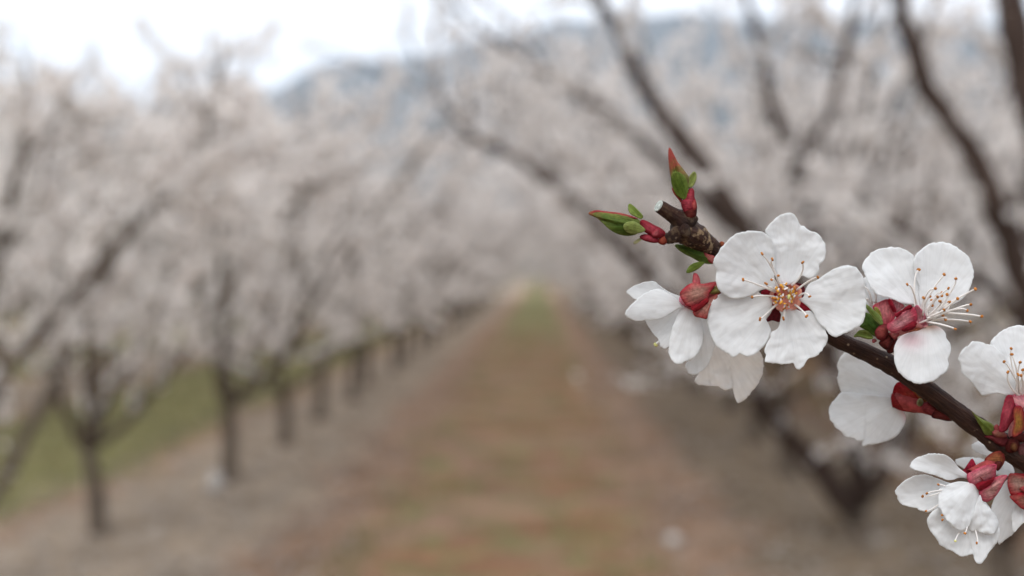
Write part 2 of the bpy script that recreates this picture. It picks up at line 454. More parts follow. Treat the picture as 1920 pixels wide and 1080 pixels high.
def grow(rng, limbs, dens, keep=None, hmax=3.1, lat=13, zlow=0.75, tw=1.0):
    """limbs: list of (points, r0, r1). Adds side shoots and blossoms. -> limb meshes' (verts, faces), blossom pos, normals"""
    out, BP, BN = [], [], []
    def cover(path, rate, lo=0.0):
        seg = np.linalg.norm(np.diff(path, axis=0), axis=1); Ln = seg.sum()
        n = int(rng.poisson(rate * Ln))
        if n == 0: return
        nc = max(1, int(n / 3.2))
        cen = rng.uniform(lo, 1, nc)
        s = np.clip(cen[rng.integers(0, nc, n)] + rng.normal(size=n) * 0.018 / max(Ln, 0.1), lo, 1) * (len(path) - 1)
        i = np.minimum(s.astype(int), len(path) - 2); f = (s - i)[:, None]
        p = path[i] * (1 - f) + path[i + 1] * f
        o = rng.normal(size=(n, 3)); o /= np.linalg.norm(o, axis=1)[:, None]
        BP.append(p + o * rng.uniform(0.008, 0.030, n)[:, None]); BN.append(o + rng.normal(size=(n, 3)) * 0.35 + np.array([0, 0, 0.15]))
    ctr = np.mean([l[0][0] for l in limbs], axis=0)
    for pts, r0, r1, *lm in limbs:
        lm = lm[0] if lm else 1.0
        n = max(10, len(pts) * 3)
        path = smooth_path(pts, n); path[1:-1] += rng.normal(size=(n - 2, 3)) * 0.006
        rad = (r1 + (r0 - r1) * (1 - np.linspace(0, 1, n) ** 1.5)) * (1 + 0.09 * rng.normal(size=n))
        parts = [tube(path, rad, 7)]
        Ln = np.linalg.norm(np.diff(path, axis=0), axis=1).sum()
        cover(path, dens * 0.35 * lm * lm, 0.35)
        for _ in range(int(lat * lm * Ln)):
            s = rng.uniform(0.16, 1.0) ** 0.8
            i = min(int(s * (n - 1)), n - 2)
            p0 = path[i]; d0 = unit(path[i + 1] - path[i])
            od = unit(np.array([p0[0] - ctr[0], p0[1] - ctr[1], 0]) + rng.normal(size=3) * 0.3)
            d = unit(d0 * 0.5 + rng.normal(size=3) * 0.75 + od * 0.25 + np.array([0, 0, 0.30]))
            room = max(0.12, hmax - p0[2])
            ln = min(rng.uniform(0.30, 0.95), room)
            sh = wander(rng, p0, d, ln, 6, 0.16, 0.05)
            if sh[-1][2] < zlow or sh[:, 2].max() > hmax: continue
            if keep is not None and not all(keep(q) for q in sh): continue
            parts.append(tube(sh, np.linspace(rng.uniform(0.005, 0.008) * tw, 0.0022 * tw, 7), 4, False)); cover(sh, dens)
            for _k in range(int(rng.integers(1, 4))):
                j = int(rng.integers(1, 6))
                d2 = unit(unit(sh[j] - sh[j - 1]) * 0.6 + rng.normal(size=3) * 0.7 + np.array([0, 0, 0.15]))
                s2 = wander(rng, sh[j], d2, rng.uniform(0.12, 0.45), 4, 0.16, 0.03)
                if s2[:, 2].max() > hmax + 0.1 or s2[-1][2] < zlow: continue
                if keep is not None and not all(keep(q) for q in s2): continue
                parts.append(tube(s2, np.linspace(0.003, 0.0015, 5), 3, False)); cover(s2, dens)
        out.append(join(parts))
    bp, bn = np.vstack(BP), np.vstack(BN)
    kz = float(rng.uniform(0, 50))
    ok = np.array([noise.noise((p[0] * 4.2 + kz, p[1] * 4.2, p[2] * 4.2)) + 0.9 * noise.noise((p[0] * 10, p[1] * 10 + kz, p[2] * 10)) for p in bp]) > rng.uniform(-0.28, 0.06, len(bp))
    return out, bp[ok], bn[ok]

def trunk_part(rng, pts, r0, r1):
    path = smooth_path(pts, 9)
    rad = np.linspace(r0, r1, 9); rad[0] *= 1.75; rad[1] *= 1.15; rad[-1] *= 1.1
    return tube(path, rad * (1 + 0.04 * rng.normal(size=9)), 10)

def vase(rng, nl, h, spread):
    """generic open vase: local points"""
    tp = np.array([[0, 0, -0.04], [rng.normal() * 0.02, rng.normal() * 0.02, 0.25], [rng.normal() * 0.04, rng.normal() * 0.04, rng.uniform(0.45, 0.58)]])
    limbs = []; a0 = rng.uniform(0, 6.28)
    for k in range(nl):
        a = a0 + 2 * math.pi * k / nl + rng.normal() * 0.25
        c, s = math.cos(a), math.sin(a); sp = spread * rng.uniform(0.8, 1.12); hh = h * rng.uniform(0.82, 1.0)
        prof = [(0.0, tp[2][2] - 0.03), (0.20, tp[2][2] + 0.20), (0.42, 0.5 * hh), (0.72, 0.74 * hh), (1.0, hh)]
        pts = [np.array([tp[2][0] + c * q * sp + rng.normal() * 0.05 * (q > 0), tp[2][1] + s * q * sp + rng.normal() * 0.05 * (q > 0), z]) for q, z in prof]
        limbs.append((np.array(pts), rng.uniform(0.024, 0.031), 0.008))
        # a fork half way
        a2 = a + rng.choice([-1, 1]) * rng.uniform(0.5, 0.9)
        p2 = [pts[2], pts[2] + np.array([math.cos(a2) * 0.28 * sp, math.sin(a2) * 0.28 * sp, 0.22 * hh]),
              pts[2] + np.array([math.cos(a2) * 0.45 * sp, math.sin(a2) * 0.45 * sp, 0.45 * hh])]
        limbs.append((np.array(p2), 0.016, 0.006))
    return tp, limbs

DENS = 165
def build_tree(label, group, base, tp, limbs, rng, dens=DENS, keep=None, hmax=3.05, r=0.058, lat=13, zlow=0.75, bark=None):
    root = tag(empty('blossoming_fruit_tree', base), label, 'tree', group)
    v, f = trunk_part(rng, tp, r, r * 0.8); link('trunk', small_mesh('trunk', v, f, [M_BARK]), root)
    meshes, bp, bn = grow(rng, limbs, dens, keep, hmax, lat, zlow, 1.8 if bark is M_LIMB else 1.0)
    for v, f in meshes: link('limb', small_mesh('limb', v, f, [bark or M_BARK]), root)
    cr_ = link('crown', crown_mesh('crown', bp, bn, rng), root); cr_['kind'] = 'stuff'
    return root

def copy_tree(src, loc, rz, sc, label, group, with_limbs=True):
    r = src.copy(); C.objects.link(r); r.location = loc; r.rotation_euler = (0, 0, rz); r.scale = (sc, sc, sc)
    r['label'] = label; r['group'] = group
    for ch in src.children:
        c = ch.copy(); C.objects.link(c); c.parent = r
    return r

rng = np.random.default_rng(7)
def loc_px(base, pts):
    """(u, v, depth) rows -> points relative to the tree's base"""
    return np.array([np.array(P(*q)) - np.array(base) for q in pts])

def hero(label, group, base, trunk_px, limb_px, extra, dens, keep=None, hmax=3.05, r=0.058, lat=13, zlow=0.75, seed=1):
    g = np.random.default_rng(seed)
    b = np.array(base, float)
    tp = np.vstack([[0, 0, -0.05], loc_px(b, trunk_px)])
    limbs = [(loc_px(b, q[0]), *q[1:]) for q in limb_px]
    f = tp[-1]
    for az, sp, hh in extra:
        a = math.radians(az); c, s = math.cos(a), math.sin(a)
        limbs.append((np.array([f, f + [c * .2 * sp, s * .2 * sp, .25], f + [c * .5 * sp, s * .5 * sp, .5 * hh], f + [c * .8 * sp, s * .8 * sp, .8 * hh], f + [c * sp, s * sp, hh]]), 0.027, 0.009, 0.28 if hh < 1.2 else 1.0))
    kp = None if keep is None else (lambda q: keep(q + b))
    return build_tree(label, group, base, tp, limbs, g, dens, kp, hmax, r, lat, zlow, M_LIMB if group is GR else None)

GL = 'blossoming trees of the row beside the greener alley'
GR = 'blossoming trees of the row behind the flowering twig'

# --- row beside the greener alley
b = G(-67, 1228); b.z = 0
hero('blossoming tree whose long crooked limb reaches up past the skyline of the hills', GL, b, [(-67, 1100, 4.70), (-67, 1000, 4.70)],
     [([(-67, 1005, 4.70), (-45, 830, 4.75), (20, 690, 4.85), (90, 605, 4.9), (170, 520, 4.95), (270, 402, 5.0), (330, 360, 5.05), (392, 312, 5.1), (384, 235, 5.1), (402, 160, 5.15), (425, 95, 5.15)], 0.026, 0.009, 0.9),
      ([(-60, 960, 4.70), (-40, 650, 4.6), (-10, 500, 4.5), (20, 390, 4.5), (45, 290, 4.5), (60, 190, 4.5)], 0.022, 0.007)],
     [(140, 1.2, 1.7), (60, 1.2, 1.7)], DENS, hmax=2.32, lat=9, zlow=0.95, seed=11)
b = G(185, 1012); b.z = 0
hero('blossoming tree with slim leaning trunk dividing low into a wide fork', GL, b, [(180, 930, 6.72), (165, 843, 6.72)],
     [([(165, 850, 6.72), (130, 790, 6.65), (110, 735, 6.6), (92, 650, 6.5), (60, 560, 6.5), (40, 450, 6.4), (55, 300, 6.4)], 0.027, 0.009),
      ([(165, 850, 6.72), (196, 775, 6.75), (220, 722, 6.8), (268, 640, 6.85), (300, 560, 6.9), (340, 430, 7.0), (360, 300, 7.1), (350, 200, 7.1)], 0.026, 0.009)],
     [(100, 1.2, 1.8), (-70, 1.0, 1.7), (10, 1.5, 1.8)], DENS, hmax=2.5, lat=9, zlow=0.95, r=0.046, seed=12)
b = G(430, 906); b.z = 0
hero('blossoming tree with dark upright trunk, a pale stone at its foot', GL, b, [(432, 835, 8.55), (427, 765, 8.55)],
     [([(427, 770, 8.55), (410, 720, 8.5), (395, 640, 8.4), (370, 540, 8.3), (330, 430, 8.3), (300, 300, 8.2), (280, 200, 8.2)], 0.028, 0.009),
      ([(427, 770, 8.55), (462, 715, 8.6), (482, 650, 8.7), (520, 540, 8.7), (560, 400, 8.8), (575, 260, 8.8), (560, 170, 8.8)], 0.028, 0.009)],
     [(100, 1.2, 2.1), (-80, 1.1, 2.1), (5, 1.5, 2.0)], DENS, r=0.054, hmax=2.85, lat=9, zlow=0.95, seed=13)

# --- row behind the flowering twig
b = G(1618, 1003); b.z = 0
hero('blossoming tree forking at the ground into long dark limbs that lean over the alley', GR, b, [(1612, 980, 6.88), (1604, 955, 6.88)],
     [([(1600, 965, 6.88), (1530, 880, 6.85), (1450, 790, 6.8), (1385, 700, 6.8), (1300, 605, 6.85), (1200, 500, 6.9), (1100, 395, 7.0), (1000, 315, 7.1), (890, 255, 7.2), (830, 190, 7.25), (790, 110, 7.3)], 0.050, 0.009, 0.6),
      ([(1608, 950, 6.88), (1605, 800, 6.8), (1575, 690, 6.7), (1510, 570, 6.6), (1440, 482, 6.5), (1385, 410, 6.5), (1300, 295, 6.5), (1222, 190, 6.5), (1170, 85, 6.5), (1125, 0, 6.5), (1080, -90, 6.5), (1050, -190, 6.55), (1045, -290, 6.6)], 0.066, 0.010, 0.35),
      ([(1616, 940, 6.88), (1612, 800, 6.9), (1570, 600, 6.9), (1515, 430, 6.9), (1495, 300, 6.9), (1445, 195, 6.95), (1425, 80, 7.0), (1395, -10, 7.0), (1380, -120, 7.05), (1390, -230, 7.1)], 0.050, 0.010, 0.55),
      ([(1495, 305, 6.9), (1550, 225, 6.95), (1578, 120, 7.0), (1600, 0, 7.0), (1590, -110, 7.0), (1600, -200, 7.0)], 0.028, 0.007, 0.6),
      ([(1470, 520, 6.6), (1350, 402, 6.7), (1240, 300, 6.8), (1125, 200, 6.9), (1040, 145, 7.0), (960, 95, 7.0), (890, 50, 7.0), (840, -20, 7.0)], 0.034, 0.008, 0.6)],
     [(20, 1.3, 2.1), (80, 1.2, 2.1), (-60, 0.8, 1.6), (200, 0.9, 0.95), (75, 1.2, 0.9)], DENS * 0.72, hmax=3.4, zlow=0.3, seed=14, lat=9)
b = G(1872, 1198); b.z = 0
hero('blossoming tree with thick bent limb behind the cluster of open flowers', GR, b, [(1880, 1090, 4.90), (1872, 1010, 4.90)],
     [([(1872, 1015, 4.90), (1935, 830, 4.85), (1945, 630, 4.8), (1895, 460, 4.75), (1832, 312, 4.7), (1755, 195, 4.7), (1708, 85, 4.7), (1680, -30, 4.7), (1640, -200, 4.75), (1630, -380, 4.8)], 0.056, 0.011, 0.5),
      ([(1872, 1015, 4.90), (2000, 800, 5.0), (2150, 500, 5.1), (2250, 200, 5.2)], 0.04, 0.014),
      ([(1935, 640, 4.8), (1880, 560, 4.85), (1800, 500, 4.9), (1700, 440, 5.0), (1610, 380, 5.1)], 0.024, 0.010)],
     [(60, 1.1, 2.0), (0, 1.2, 2.0), (140, 0.9, 0.8)], DENS * 0.7, hmax=3.3, zlow=0.35, seed=15, lat=7,
     keep=lambda q: True)
b = Vector((1.77, 2.9, 0))
hero('blossoming tree with one upright limb, rooted closer to the flowering twig than the bent-limbed tree', GR, b, [(2462, 1480, 2.9), (2450, 1290, 2.9)],
     [([(2450, 1300, 2.9), (2200, 950, 2.85), (2010, 500, 2.8), (1925, 180, 2.8), (1893, 0, 2.8), (1870, -140, 2.8), (1850, -400, 2.85), (1870, -700, 2.9)], 0.044, 0.010)],
     [(40, 1.1, 2.0), (-30, 1.2, 2.0), (90, 0.8, 2.2)], DENS * 0.7, seed=16, lat=10,
     keep=lambda q: q[0] > 0.40 * q[1] + 0.10)
NEAR_B = Vector((1.77, 0.95, 0))
near_tree = hero('blossoming tree that carries the sharp flowering twig', GR, NEAR_B, [(3000, 3600, 0.95)][:0] or [(960 + F_PX * 1.80, 540 + F_PX * 1.0, 0.97), (960 + F_PX * 1.80, 540 + F_PX * 0.86, 0.97)],
     [([(960 + F_PX * 1.80, 540 + F_PX * 0.87, 0.97), (960 + F_PX * 1.62, 540 + F_PX * 0.62, 0.93), (960 + F_PX * 1.50, 540 + F_PX * 0.34, 0.86), (960 + F_PX * 1.48, 540 - F_PX * 0.1, 0.85), (960 + F_PX * 1.45, 540 - F_PX * 0.9, 0.84)], 0.04, 0.012)],
     [(40, 1.0, 2.0), (-30, 1.2, 2.0), (90, 0.5, 2.2)], DENS * 0.5, seed=17, lat=8,
     keep=lambda q: q[0] > 0.45 * q[1] + 0.35)
TWIG_JOIN = P(960 + F_PX * 1.50, 540 + F_PX * 0.34, 0.86)

# --- generic trees further on
protos = []
gen_spots = []                        # (x, y, label, group)
ly = [10.5 + 1.95 * k for k in range(26)]
ry = [8.85 + 1.95 * k for k in range(27)]
for y in ly: gen_spots.append((ROW0, y, 'blossoming tree further down the row beside the greener alley', GL))
for y in ry: gen_spots.append((ROW0 + ROWS, y, 'blossoming tree further down the row behind the flowering twig', GR))
for k in range(16): gen_spots.append((ROW0 - ROWS, 10.0 + 1.95 * k, 'blossoming tree in the row just across the greener alley', 'blossoming trees of the row across the greener alley'))
for k in range(14): gen_spots.append((ROW0 - 2 * ROWS, 15.5 + 2.0 * k, 'blossoming tree two rows beyond the greener alley', 'blossoming trees two rows beyond the greener alley'))
for k in range(14): gen_spots.append((ROW0 + 2 * ROWS, 9.6 + 1.95 * k, 'blossoming tree in the second row behind the flowering twig', 'blossoming trees of the second row behind the twig'))
for k in range(10): gen_spots.append((ROW0 + 3 * ROWS, 17.0 + 2.1 * k, 'blossoming tree in the third row behind the flowering twig', 'blossoming trees of the third row behind the twig'))
for x in (-3.9, -1.9, 0.1, 2.0, 3.9): gen_spots.append((x, 64.5 + 0.4 * math.sin(x * 3), 'blossoming tree standing across the far end of the alley', 'blossoming trees closing the far end of the alley'))
for k, (x, y, lab, grp) in enumerate(gen_spots):
    jx, jy = rng.normal() * 0.06, rng.normal() * 0.12
    if k < 4:
        tp, limbs = vase(rng, 4 + k % 2, 2.70, 1.85)
        o = build_tree(lab, grp, (x + jx, y + jy, 0), tp, limbs, rng, DENS, None, 3.0, 0.050, 7.5, 0.75)
        protos.append(o)
    else:
        copy_tree(protos[int(rng.integers(0, 4))], (x + jx, y + jy, 0), rng.uniform(0, 6.28), rng.uniform(1.10, 1.30) if x > 0 else rng.uniform(1.0, 1.18), lab, grp)

# --- ground cover
def scatter(name, label, cat, n, gen, mat, seed):
    g = np.random.default_rng(seed)
    V, loops, tot = [], [], []
    for _ in range(n):
        poly = gen(g)
        if poly is None: continue
        i = len(V); V += poly; loops += list(range(i, i + len(poly))); tot.append(len(poly))
    st = np.concatenate([[0], np.cumsum(tot)[:-1]])
    tag(link(name, big_mesh(name, np.array(V), loops, st, tot, [mat])), label, cat, kind='stuff')

def rowdist(x):
    k = (x - ROW0) / ROWS
    return abs(k - math.floor(k + 0.5)) * ROWS

def gz(x, y): return 0.05 * noise.noise((x * 0.7, y * 0.35, 1.3)) + 0.025 * noise.noise((x * 2.6, y * 2.2, 5.0))

def blade(hmin, hmax, where):
    def f(g):
        y = 4.6 + 24 * g.random() ** 1.8; x = g.uniform(-7, 6)
        if not where(g, x, y): return None
        h = g.uniform(hmin, hmax); a = g.uniform(0, 6.28); w = 0.005
        z = gz(x, y) - 0.01; lx, ly_ = g.normal() * 0.6 * h, g.normal() * 0.6 * h
        return [(x - w * math.cos(a), y - w * math.sin(a), z), (x + w * math.cos(a), y + w * math.sin(a), z), (x + lx, y + ly_, z + h)]
    return f
def green_at(g, x, y):
    pf = noise.noise((x * 1.5, y * 0.9, 20))
    gk = pf + (0.55 if x < -2 else 0) + 0.004 * (y - 8)
    return rowdist(x) > (0.85 if x < -2 else 1.05) and gk > 0.12 + 0.2 * g.random()
def dry_at(g, x, y):
    return rowdist(x) > 0.85 and g.random() < 0.7
def flat_leaf(size, where):
    def f(g):
        y = 4.6 + 18 * g.random() ** 1.6; x = g.uniform(-6, 5)
        if not where(g, x, y): return None
        a = g.uniform(0, 6.28); s = size * g.uniform(0.6, 1.3); c, n_ = math.cos(a) * s, math.sin(a) * s
        z = gz(x, y) + 0.006; t1, t2 = g.uniform(0, 0.5) * s, g.uniform(0, 0.5) * s
        return [(x - c, y - n_, z), (x + n_ * .5, y - c * .5, z + t1), (x + c, y + n_, z + t2 * 0.3), (x - n_ * .5, y + c * .5, z + t2)]
    return f
scatter('grass', 'short green grass in patches along the alleys', 'grass', 60000, blade(0.03, 0.10, green_at), M_GRASS, 31)
scatter('dry_weeds', 'reddish brown dry weeds covering the middle of the alley', 'weeds', 42000, blade(0.02, 0.08, dry_at), M_STRAW, 32)
scatter('leaf_litter', 'grey dead leaves lying under the tree rows', 'leaf litter', 16000, flat_leaf(0.032, lambda g, x, y: rowdist(x) < 1.0 + 0.3 * g.random()), M_LITTER, 33)
scatter('fallen_petals', 'pale fallen petals strewn under the tree rows', 'petals', 9000, flat_leaf(0.008, lambda g, x, y: rowdist(x) < 0.9 + 0.8 * g.random() ** 2), M_FALLEN, 34)

def stone(label, loc, size, seed):
    V, F, nu, nv = [], [], 12, 8
    for i in range(nv + 1):
        th = math.pi * i / nv
        for j in range(nu):
            ph = 2 * math.pi * j / nu
            d_ = Vector((math.sin(th) * math.cos(ph), math.sin(th) * math.sin(ph), math.cos(th)))
            k = 1 + 0.28 * noise.noise(d_ * 1.7 + Vector((seed, 0, 0))) + 0.08 * noise.noise(d_ * 5)
            V.append((d_.x * k * size[0], d_.y * k * size[1], d_.z * k * size[2] + size[2] * 0.6))
    for i in range(nv):
        for j in range(nu):
            F.append((i * nu + j, (i + 1) * nu + j, (i + 1) * nu + (j + 1) % nu, i * nu + (j + 1) % nu))
    o = link('stone', small_mesh('stone', V, F, [M_STONE])); o.location = loc
    tag(o, label, 'stone')
M_STONE = plain_mat('pale_stone', (0.46, 0.43, 0.40), 0.9, 0.1, 0, 0.2, 40)
for lab, px, sz, sd_ in (('small pale stone lying alone on the reddish edge of the alley', (1262, 1026), (0.045, 0.045, 0.035), 1.0),
                         ('pale upright stone at the foot of a dark upright trunk', (404, 925), (0.05, 0.05, 0.085), 5.0)):
    g_ = G(*px); g_.z = gz(g_.x, g_.y); stone(lab, g_, sz, sd_)

# ================================================================= the flowering twig
class Crop:
    """coordinates read off an enlarged crop of the photograph"""
    def __init__(s, ox, oy, k): s.ox, s.oy, s.k = ox, oy, k
    def __call__(s, *pts): return [(s.ox + x / s.k, s.oy + y / s.k) for x, y in pts]
    def one(s, x, y): return (s.ox + x / s.k, s.oy + y / s.k)

def closed_outline(pts, n):
    p = np.array(pts, float); m = len(p)
    d = np.linalg.norm(np.roll(p, -1, 0) - p, axis=1); cum = np.concatenate([[0], np.cumsum(d)])
    o = []
    for k in range(n):
        s = cum[-1] * k / n; i = int(np.searchsorted(cum, s, 'right') - 1); i = min(i, m - 1)
        f = (s - cum[i]) / max(d[i], 1e-9)
        a, b, c, e = p[i - 1], p[i], p[(i + 1) % m], p[(i + 2) % m]
        o.append(0.5 * (2 * b + (c - a) * f + (2 * a - 5 * b + 4 * c - e) * f * f + (3 * b - a - 3 * c + e) * f ** 3))
    return np.array(o)

def petal_col(t, s, r, q):
    w = np.array((0.862, 0.868, 0.868)); pk = np.array((0.80, 0.52, 0.52))
    k = max(0, 1 - t / 0.12) ** 1.5
    return w * (1 - k) + pk * k

def sheet(name, pts, base, zb, zt, parent, mat=None, cup=0.0, bend=0.0, rip=0.35, seed=0, col=petal_col, thick=0.14, serr=1.35,
          nr=14, n=120, twist=0.0, wav=1.0, label=None, tip=None, edge=0.0):
    """a thin organ whose outline follows the picture and whose depth runs from base (zb mm) to tip (zt mm)"""
    mat = mat or M_PETAL
    o = closed_outline(pts, n); base = np.array(base, float)
    cen = o.mean(0)
    if tip is None:
        ax = cen - base; ax /= np.linalg.norm(ax) + 1e-9
    else:
        ax = np.array(tip, float) - base; ax /= np.linalg.norm(ax)
    la = np.array([-ax[1], ax[0]])
    T = (o - base) @ ax; t0, t1 = min(T.min(), 0), T.max()
    hw = max(np.abs((o - cen) @ la).max(), 1e-6)
    rs = random.Random(seed)
    if serr:
        for k in range(n):
            tk = (T[k] - t0) / (t1 - t0)
            d = o[k] - cen; d /= np.linalg.norm(d)
            a = serr * max(0, min(1, (tk - 0.25) * 2))
            o[k] += d * a * (1.3 * noise.noise((k * 0.22, seed * 3.1, 0)) + 0.9 * noise.noise((k * 0.6, seed * 1.7, 4)) + 0.5 * rs.uniform(-1, 1))
    V, Cc, UV = [], [], []
    def add(uvp, r):
        rel = uvp - base
        t = (rel @ ax - t0) / (t1 - t0); t = min(1, max(0, t)); s = ((uvp - cen) @ la) / hw
        ang = math.atan2(rel @ la, max(rel @ ax, 0) + 12)
        z = zb + (zt - zb) * t + bend * 4 * t * (1 - t) + cup * s * s + twist * s * t + edge * r ** 4
        q = noise.noise((ang * 2.3 * wav + seed * 7.7, t * 1.3, seed * 1.3)) * 1.0 + noise.noise((uvp[0] / 27 + seed, uvp[1] / 27, seed * 0.7)) * 0.8 \
            + 0.16 * noise.noise((ang * 8 * wav, t * 3.0, seed * 2.3)) + 0.22 * noise.noise((uvp[0] / 9, uvp[1] / 9, seed * 5.1)) + 0.6 * noise.noise((uvp[0] / 12, uvp[1] / 12, seed)) * r ** 3
        z += rip * (2.0 if mat is M_SEPAL else 0.68) * q * min(1, t * 2.2)
        V.append(P(uvp[0], uvp[1], D0 + z * 0.001)); Cc.append(tuple(col(t, s, r, q))); UV.append((ang, t))
    add(cen, 0.0)
    for k in range(1, nr + 1):
        r = (k / nr) ** 0.85
        for j in range(n): add(cen + (o[j] - cen) * r, r)
    F = [(0, 1 + j, 1 + (j + 1) % n) for j in range(n)]
    for k in range(nr - 1):
        a, b_ = 1 + k * n, 1 + (k + 1) * n
        for j in range(n):
            F.append((a + j, b_ + j, b_ + (j + 1) % n, a + (j + 1) % n))
    F = [tuple(reversed(f)) for f in F]
    ob = link(name, small_mesh(name, V, F, [mat], True, Cc, UV), parent)
    if thick:
        md = ob.modifiers.new('thickness', 'SOLIDIFY'); md.thickness = thick * 0.001; md.offset = 0.0
    if label: ob['label'] = label
    return ob

def pod(name, pts, zc, th, parent, mat, col, seed=0, n=40, nr=7, z_slope=(0, 0), ridge=0.0, base=None, label=None):
    """a closed plump bud or scale"""
    o = closed_outline(pts, n); cen = o.mean(0); size = np.abs(o - cen).max()
    base = np.array(base if base is not None else o[0], float)
    ax = cen - base; ax /= np.linalg.norm(ax) + 1e-9; la = np.array([-ax[1], ax[0]])
    T = (o - base) @ ax; t0, t1 = T.min(), T.max(); hw = np.abs((o - cen) @ la).max()
    V, Cc, UV = [], [], []
    def add(uvp, r, side):
        rel = uvp - cen
        t = ((uvp - base) @ ax - t0) / (t1 - t0); s = (rel @ la) / hw
        z = zc + z_slope[0] * rel[0] / size + z_slope[1] * rel[1] / size
        z += side * th * math.sqrt(max(0, 1 - r * r)) * (1 + 0.15 * noise.noise((uvp[0] / 9, uvp[1] / 9, seed + side)))
        if side < 0 and ridge: z += ridge * math.exp(-(s / 0.18) ** 2) * (1 - r * r)
        V.append(P(uvp[0], uvp[1], D0 + z * 0.001)); Cc.append(tuple(col(t, s, r, noise.noise((uvp[0] / 10, uvp[1] / 10, seed))))); UV.append((s * 0.8, t))
    rs = [math.sin(k / nr * math.pi / 2) for k in range(1, nr)]
    add(cen, 0, -1)
    for r in rs:
        for j in range(n): add(cen + (o[j] - cen) * r, r, -1)
    for j in range(n): add(o[j], 1.0, -1)
    for r in reversed(rs):
        for j in range(n): add(cen + (o[j] - cen) * r, r, 1)
    add(cen, 0, 1)
    rings = 2 * len(rs) + 1
    F = [(0, 1 + (j + 1) % n, 1 + j) for j in range(n)]
    for k in range(rings - 1):
        a, b_ = 1 + k * n, 1 + (k + 1) * n
        for j in range(n): F.append((a + j, a + (j + 1) % n, b_ + (j + 1) % n, b_ + j))
    last = 1 + rings * n; a = 1 + (rings - 1) * n
    F += [(last, a + j, a + (j + 1) % n) for j in range(n)]
    ob = link(name, small_mesh(name, V, F, [mat], True, Cc, UV), parent)
    if label: ob['label'] = label
    return ob

def pz(q, z): return np.array(P(q[0], q[1], D0 + z * 0.001))

def stamen(parent, a, za, b, zb_, sag=0.8, seed=0, r=0.165, big=1.0, anther=M_ANTH, name='stamen'):
    rs = random.Random(seed)
    A, B = pz(a, za), pz(b, zb_)
    perp = np.array([rs.uniform(-1, 1), rs.uniform(-1, 1), rs.uniform(-1, 1)]) * 0.001 * sag
    path = smooth_path([A, (A * 0.6 + B * 0.4) + perp * 0.7, (A * 0.2 + B * 0.8) + perp * 0.7, B], 9)
    v1, f1 = tube(path, np.linspace(r * 1.15, r * 0.75, 9) * 0.001, 6)
    # two-lobed anther
    d = unit(B - A); side = unit(np.cross(d, np.array([rs.uniform(-1, 1), rs.uniform(-1, 1), rs.uniform(-1, 1)])))
    third = np.cross(d, side); V2, F2 = [], []
    ns, nr_ = 8, 6
    ra, rb, rc = 0.27e-3 * big, 0.36e-3 * big * rs.uniform(0.75, 1.2), 0.26e-3 * big
    for i in range(nr_ + 1):
        th = math.pi * i / nr_
        for j in range(ns):
            ph = 2 * math.pi * j / ns
            x = math.sin(th) * math.cos(ph); y = math.sin(th) * math.sin(ph); z = math.cos(th)
            w = 1 - 0.28 * abs(y) ** 0.5 * 0 - 0.30 * math.exp(-(x / 0.25) ** 2)
            V2.append(B + d * z * ra * 1.0 + side * x * rb * w + third * y * rc * w)
    for i in range(nr_):
        for j in range(ns):
            k = (j + 1) % ns
            F2.append((i * ns + j, i * ns + k, (i + 1) * ns + k, (i + 1) * ns + j))
    V, F = join([(v1, f1), (np.array(V2), F2)])
    me = small_mesh(name, V, F, [M_FILA, anther], True, midx=[0] * len(f1) + [1] * len(F2))
    return link(name, me, parent)

def blossom(parent, base, zb_, rim, zr, r_base, r_rim, mat=None, label=None):
    """calyx cup with its stalk: the part that carries petals, sepals and stamens"""
    A, B = pz(base, zb_), pz(rim, zr)
    d = B - A; L_ = np.linalg.norm(d); d /= L_
    prof = [(0.0, 0.75), (0.15, 0.85), (0.35, 1.0), (0.55, None), (0.8, None), (1.0, None)]
    path, rad = [], []
    for s, k in prof:
        path.append(A + d * L_ * s); rad.append((r_base * k if k else r_base + (r_rim - r_base) * ((s - 0.35) / 0.65) ** 0.8) * 0.001)
    for s, k in ((0.96, 0.86), (0.80, 0.72), (0.62, 0.55), (0.52, 0.2)):
        path.append(A + d * L_ * s); rad.append(r_rim * k * 0.001)
    # lathe
    u = unit(np.cross(d, np.array([0.3, 0.9, 0.2]))); w = np.cross(d, u); ns = 22
    V, F = [], []
    for p, r in zip(path, rad):
        for j in range(ns):
            a = 2 * math.pi * j / ns; rr = r * (1 + 0.05 * math.sin(5 * a))
            V.append(p + rr * (math.cos(a) * u + math.sin(a) * w))
    for i in range(len(path) - 1):
        for j in range(ns):
            k = (j + 1) % ns
            F.append((i * ns + j, i * ns + k, (i + 1) * ns + k, (i + 1) * ns + j))
    F.append(tuple(range(ns - 1, -1, -1))); F.append(tuple((len(path) - 1) * ns + j for j in range(ns)))
    o = link('blossom', small_mesh('blossom', V, F, [mat or M_CUPD]), parent)
    if label: o['label'] = label
    return o

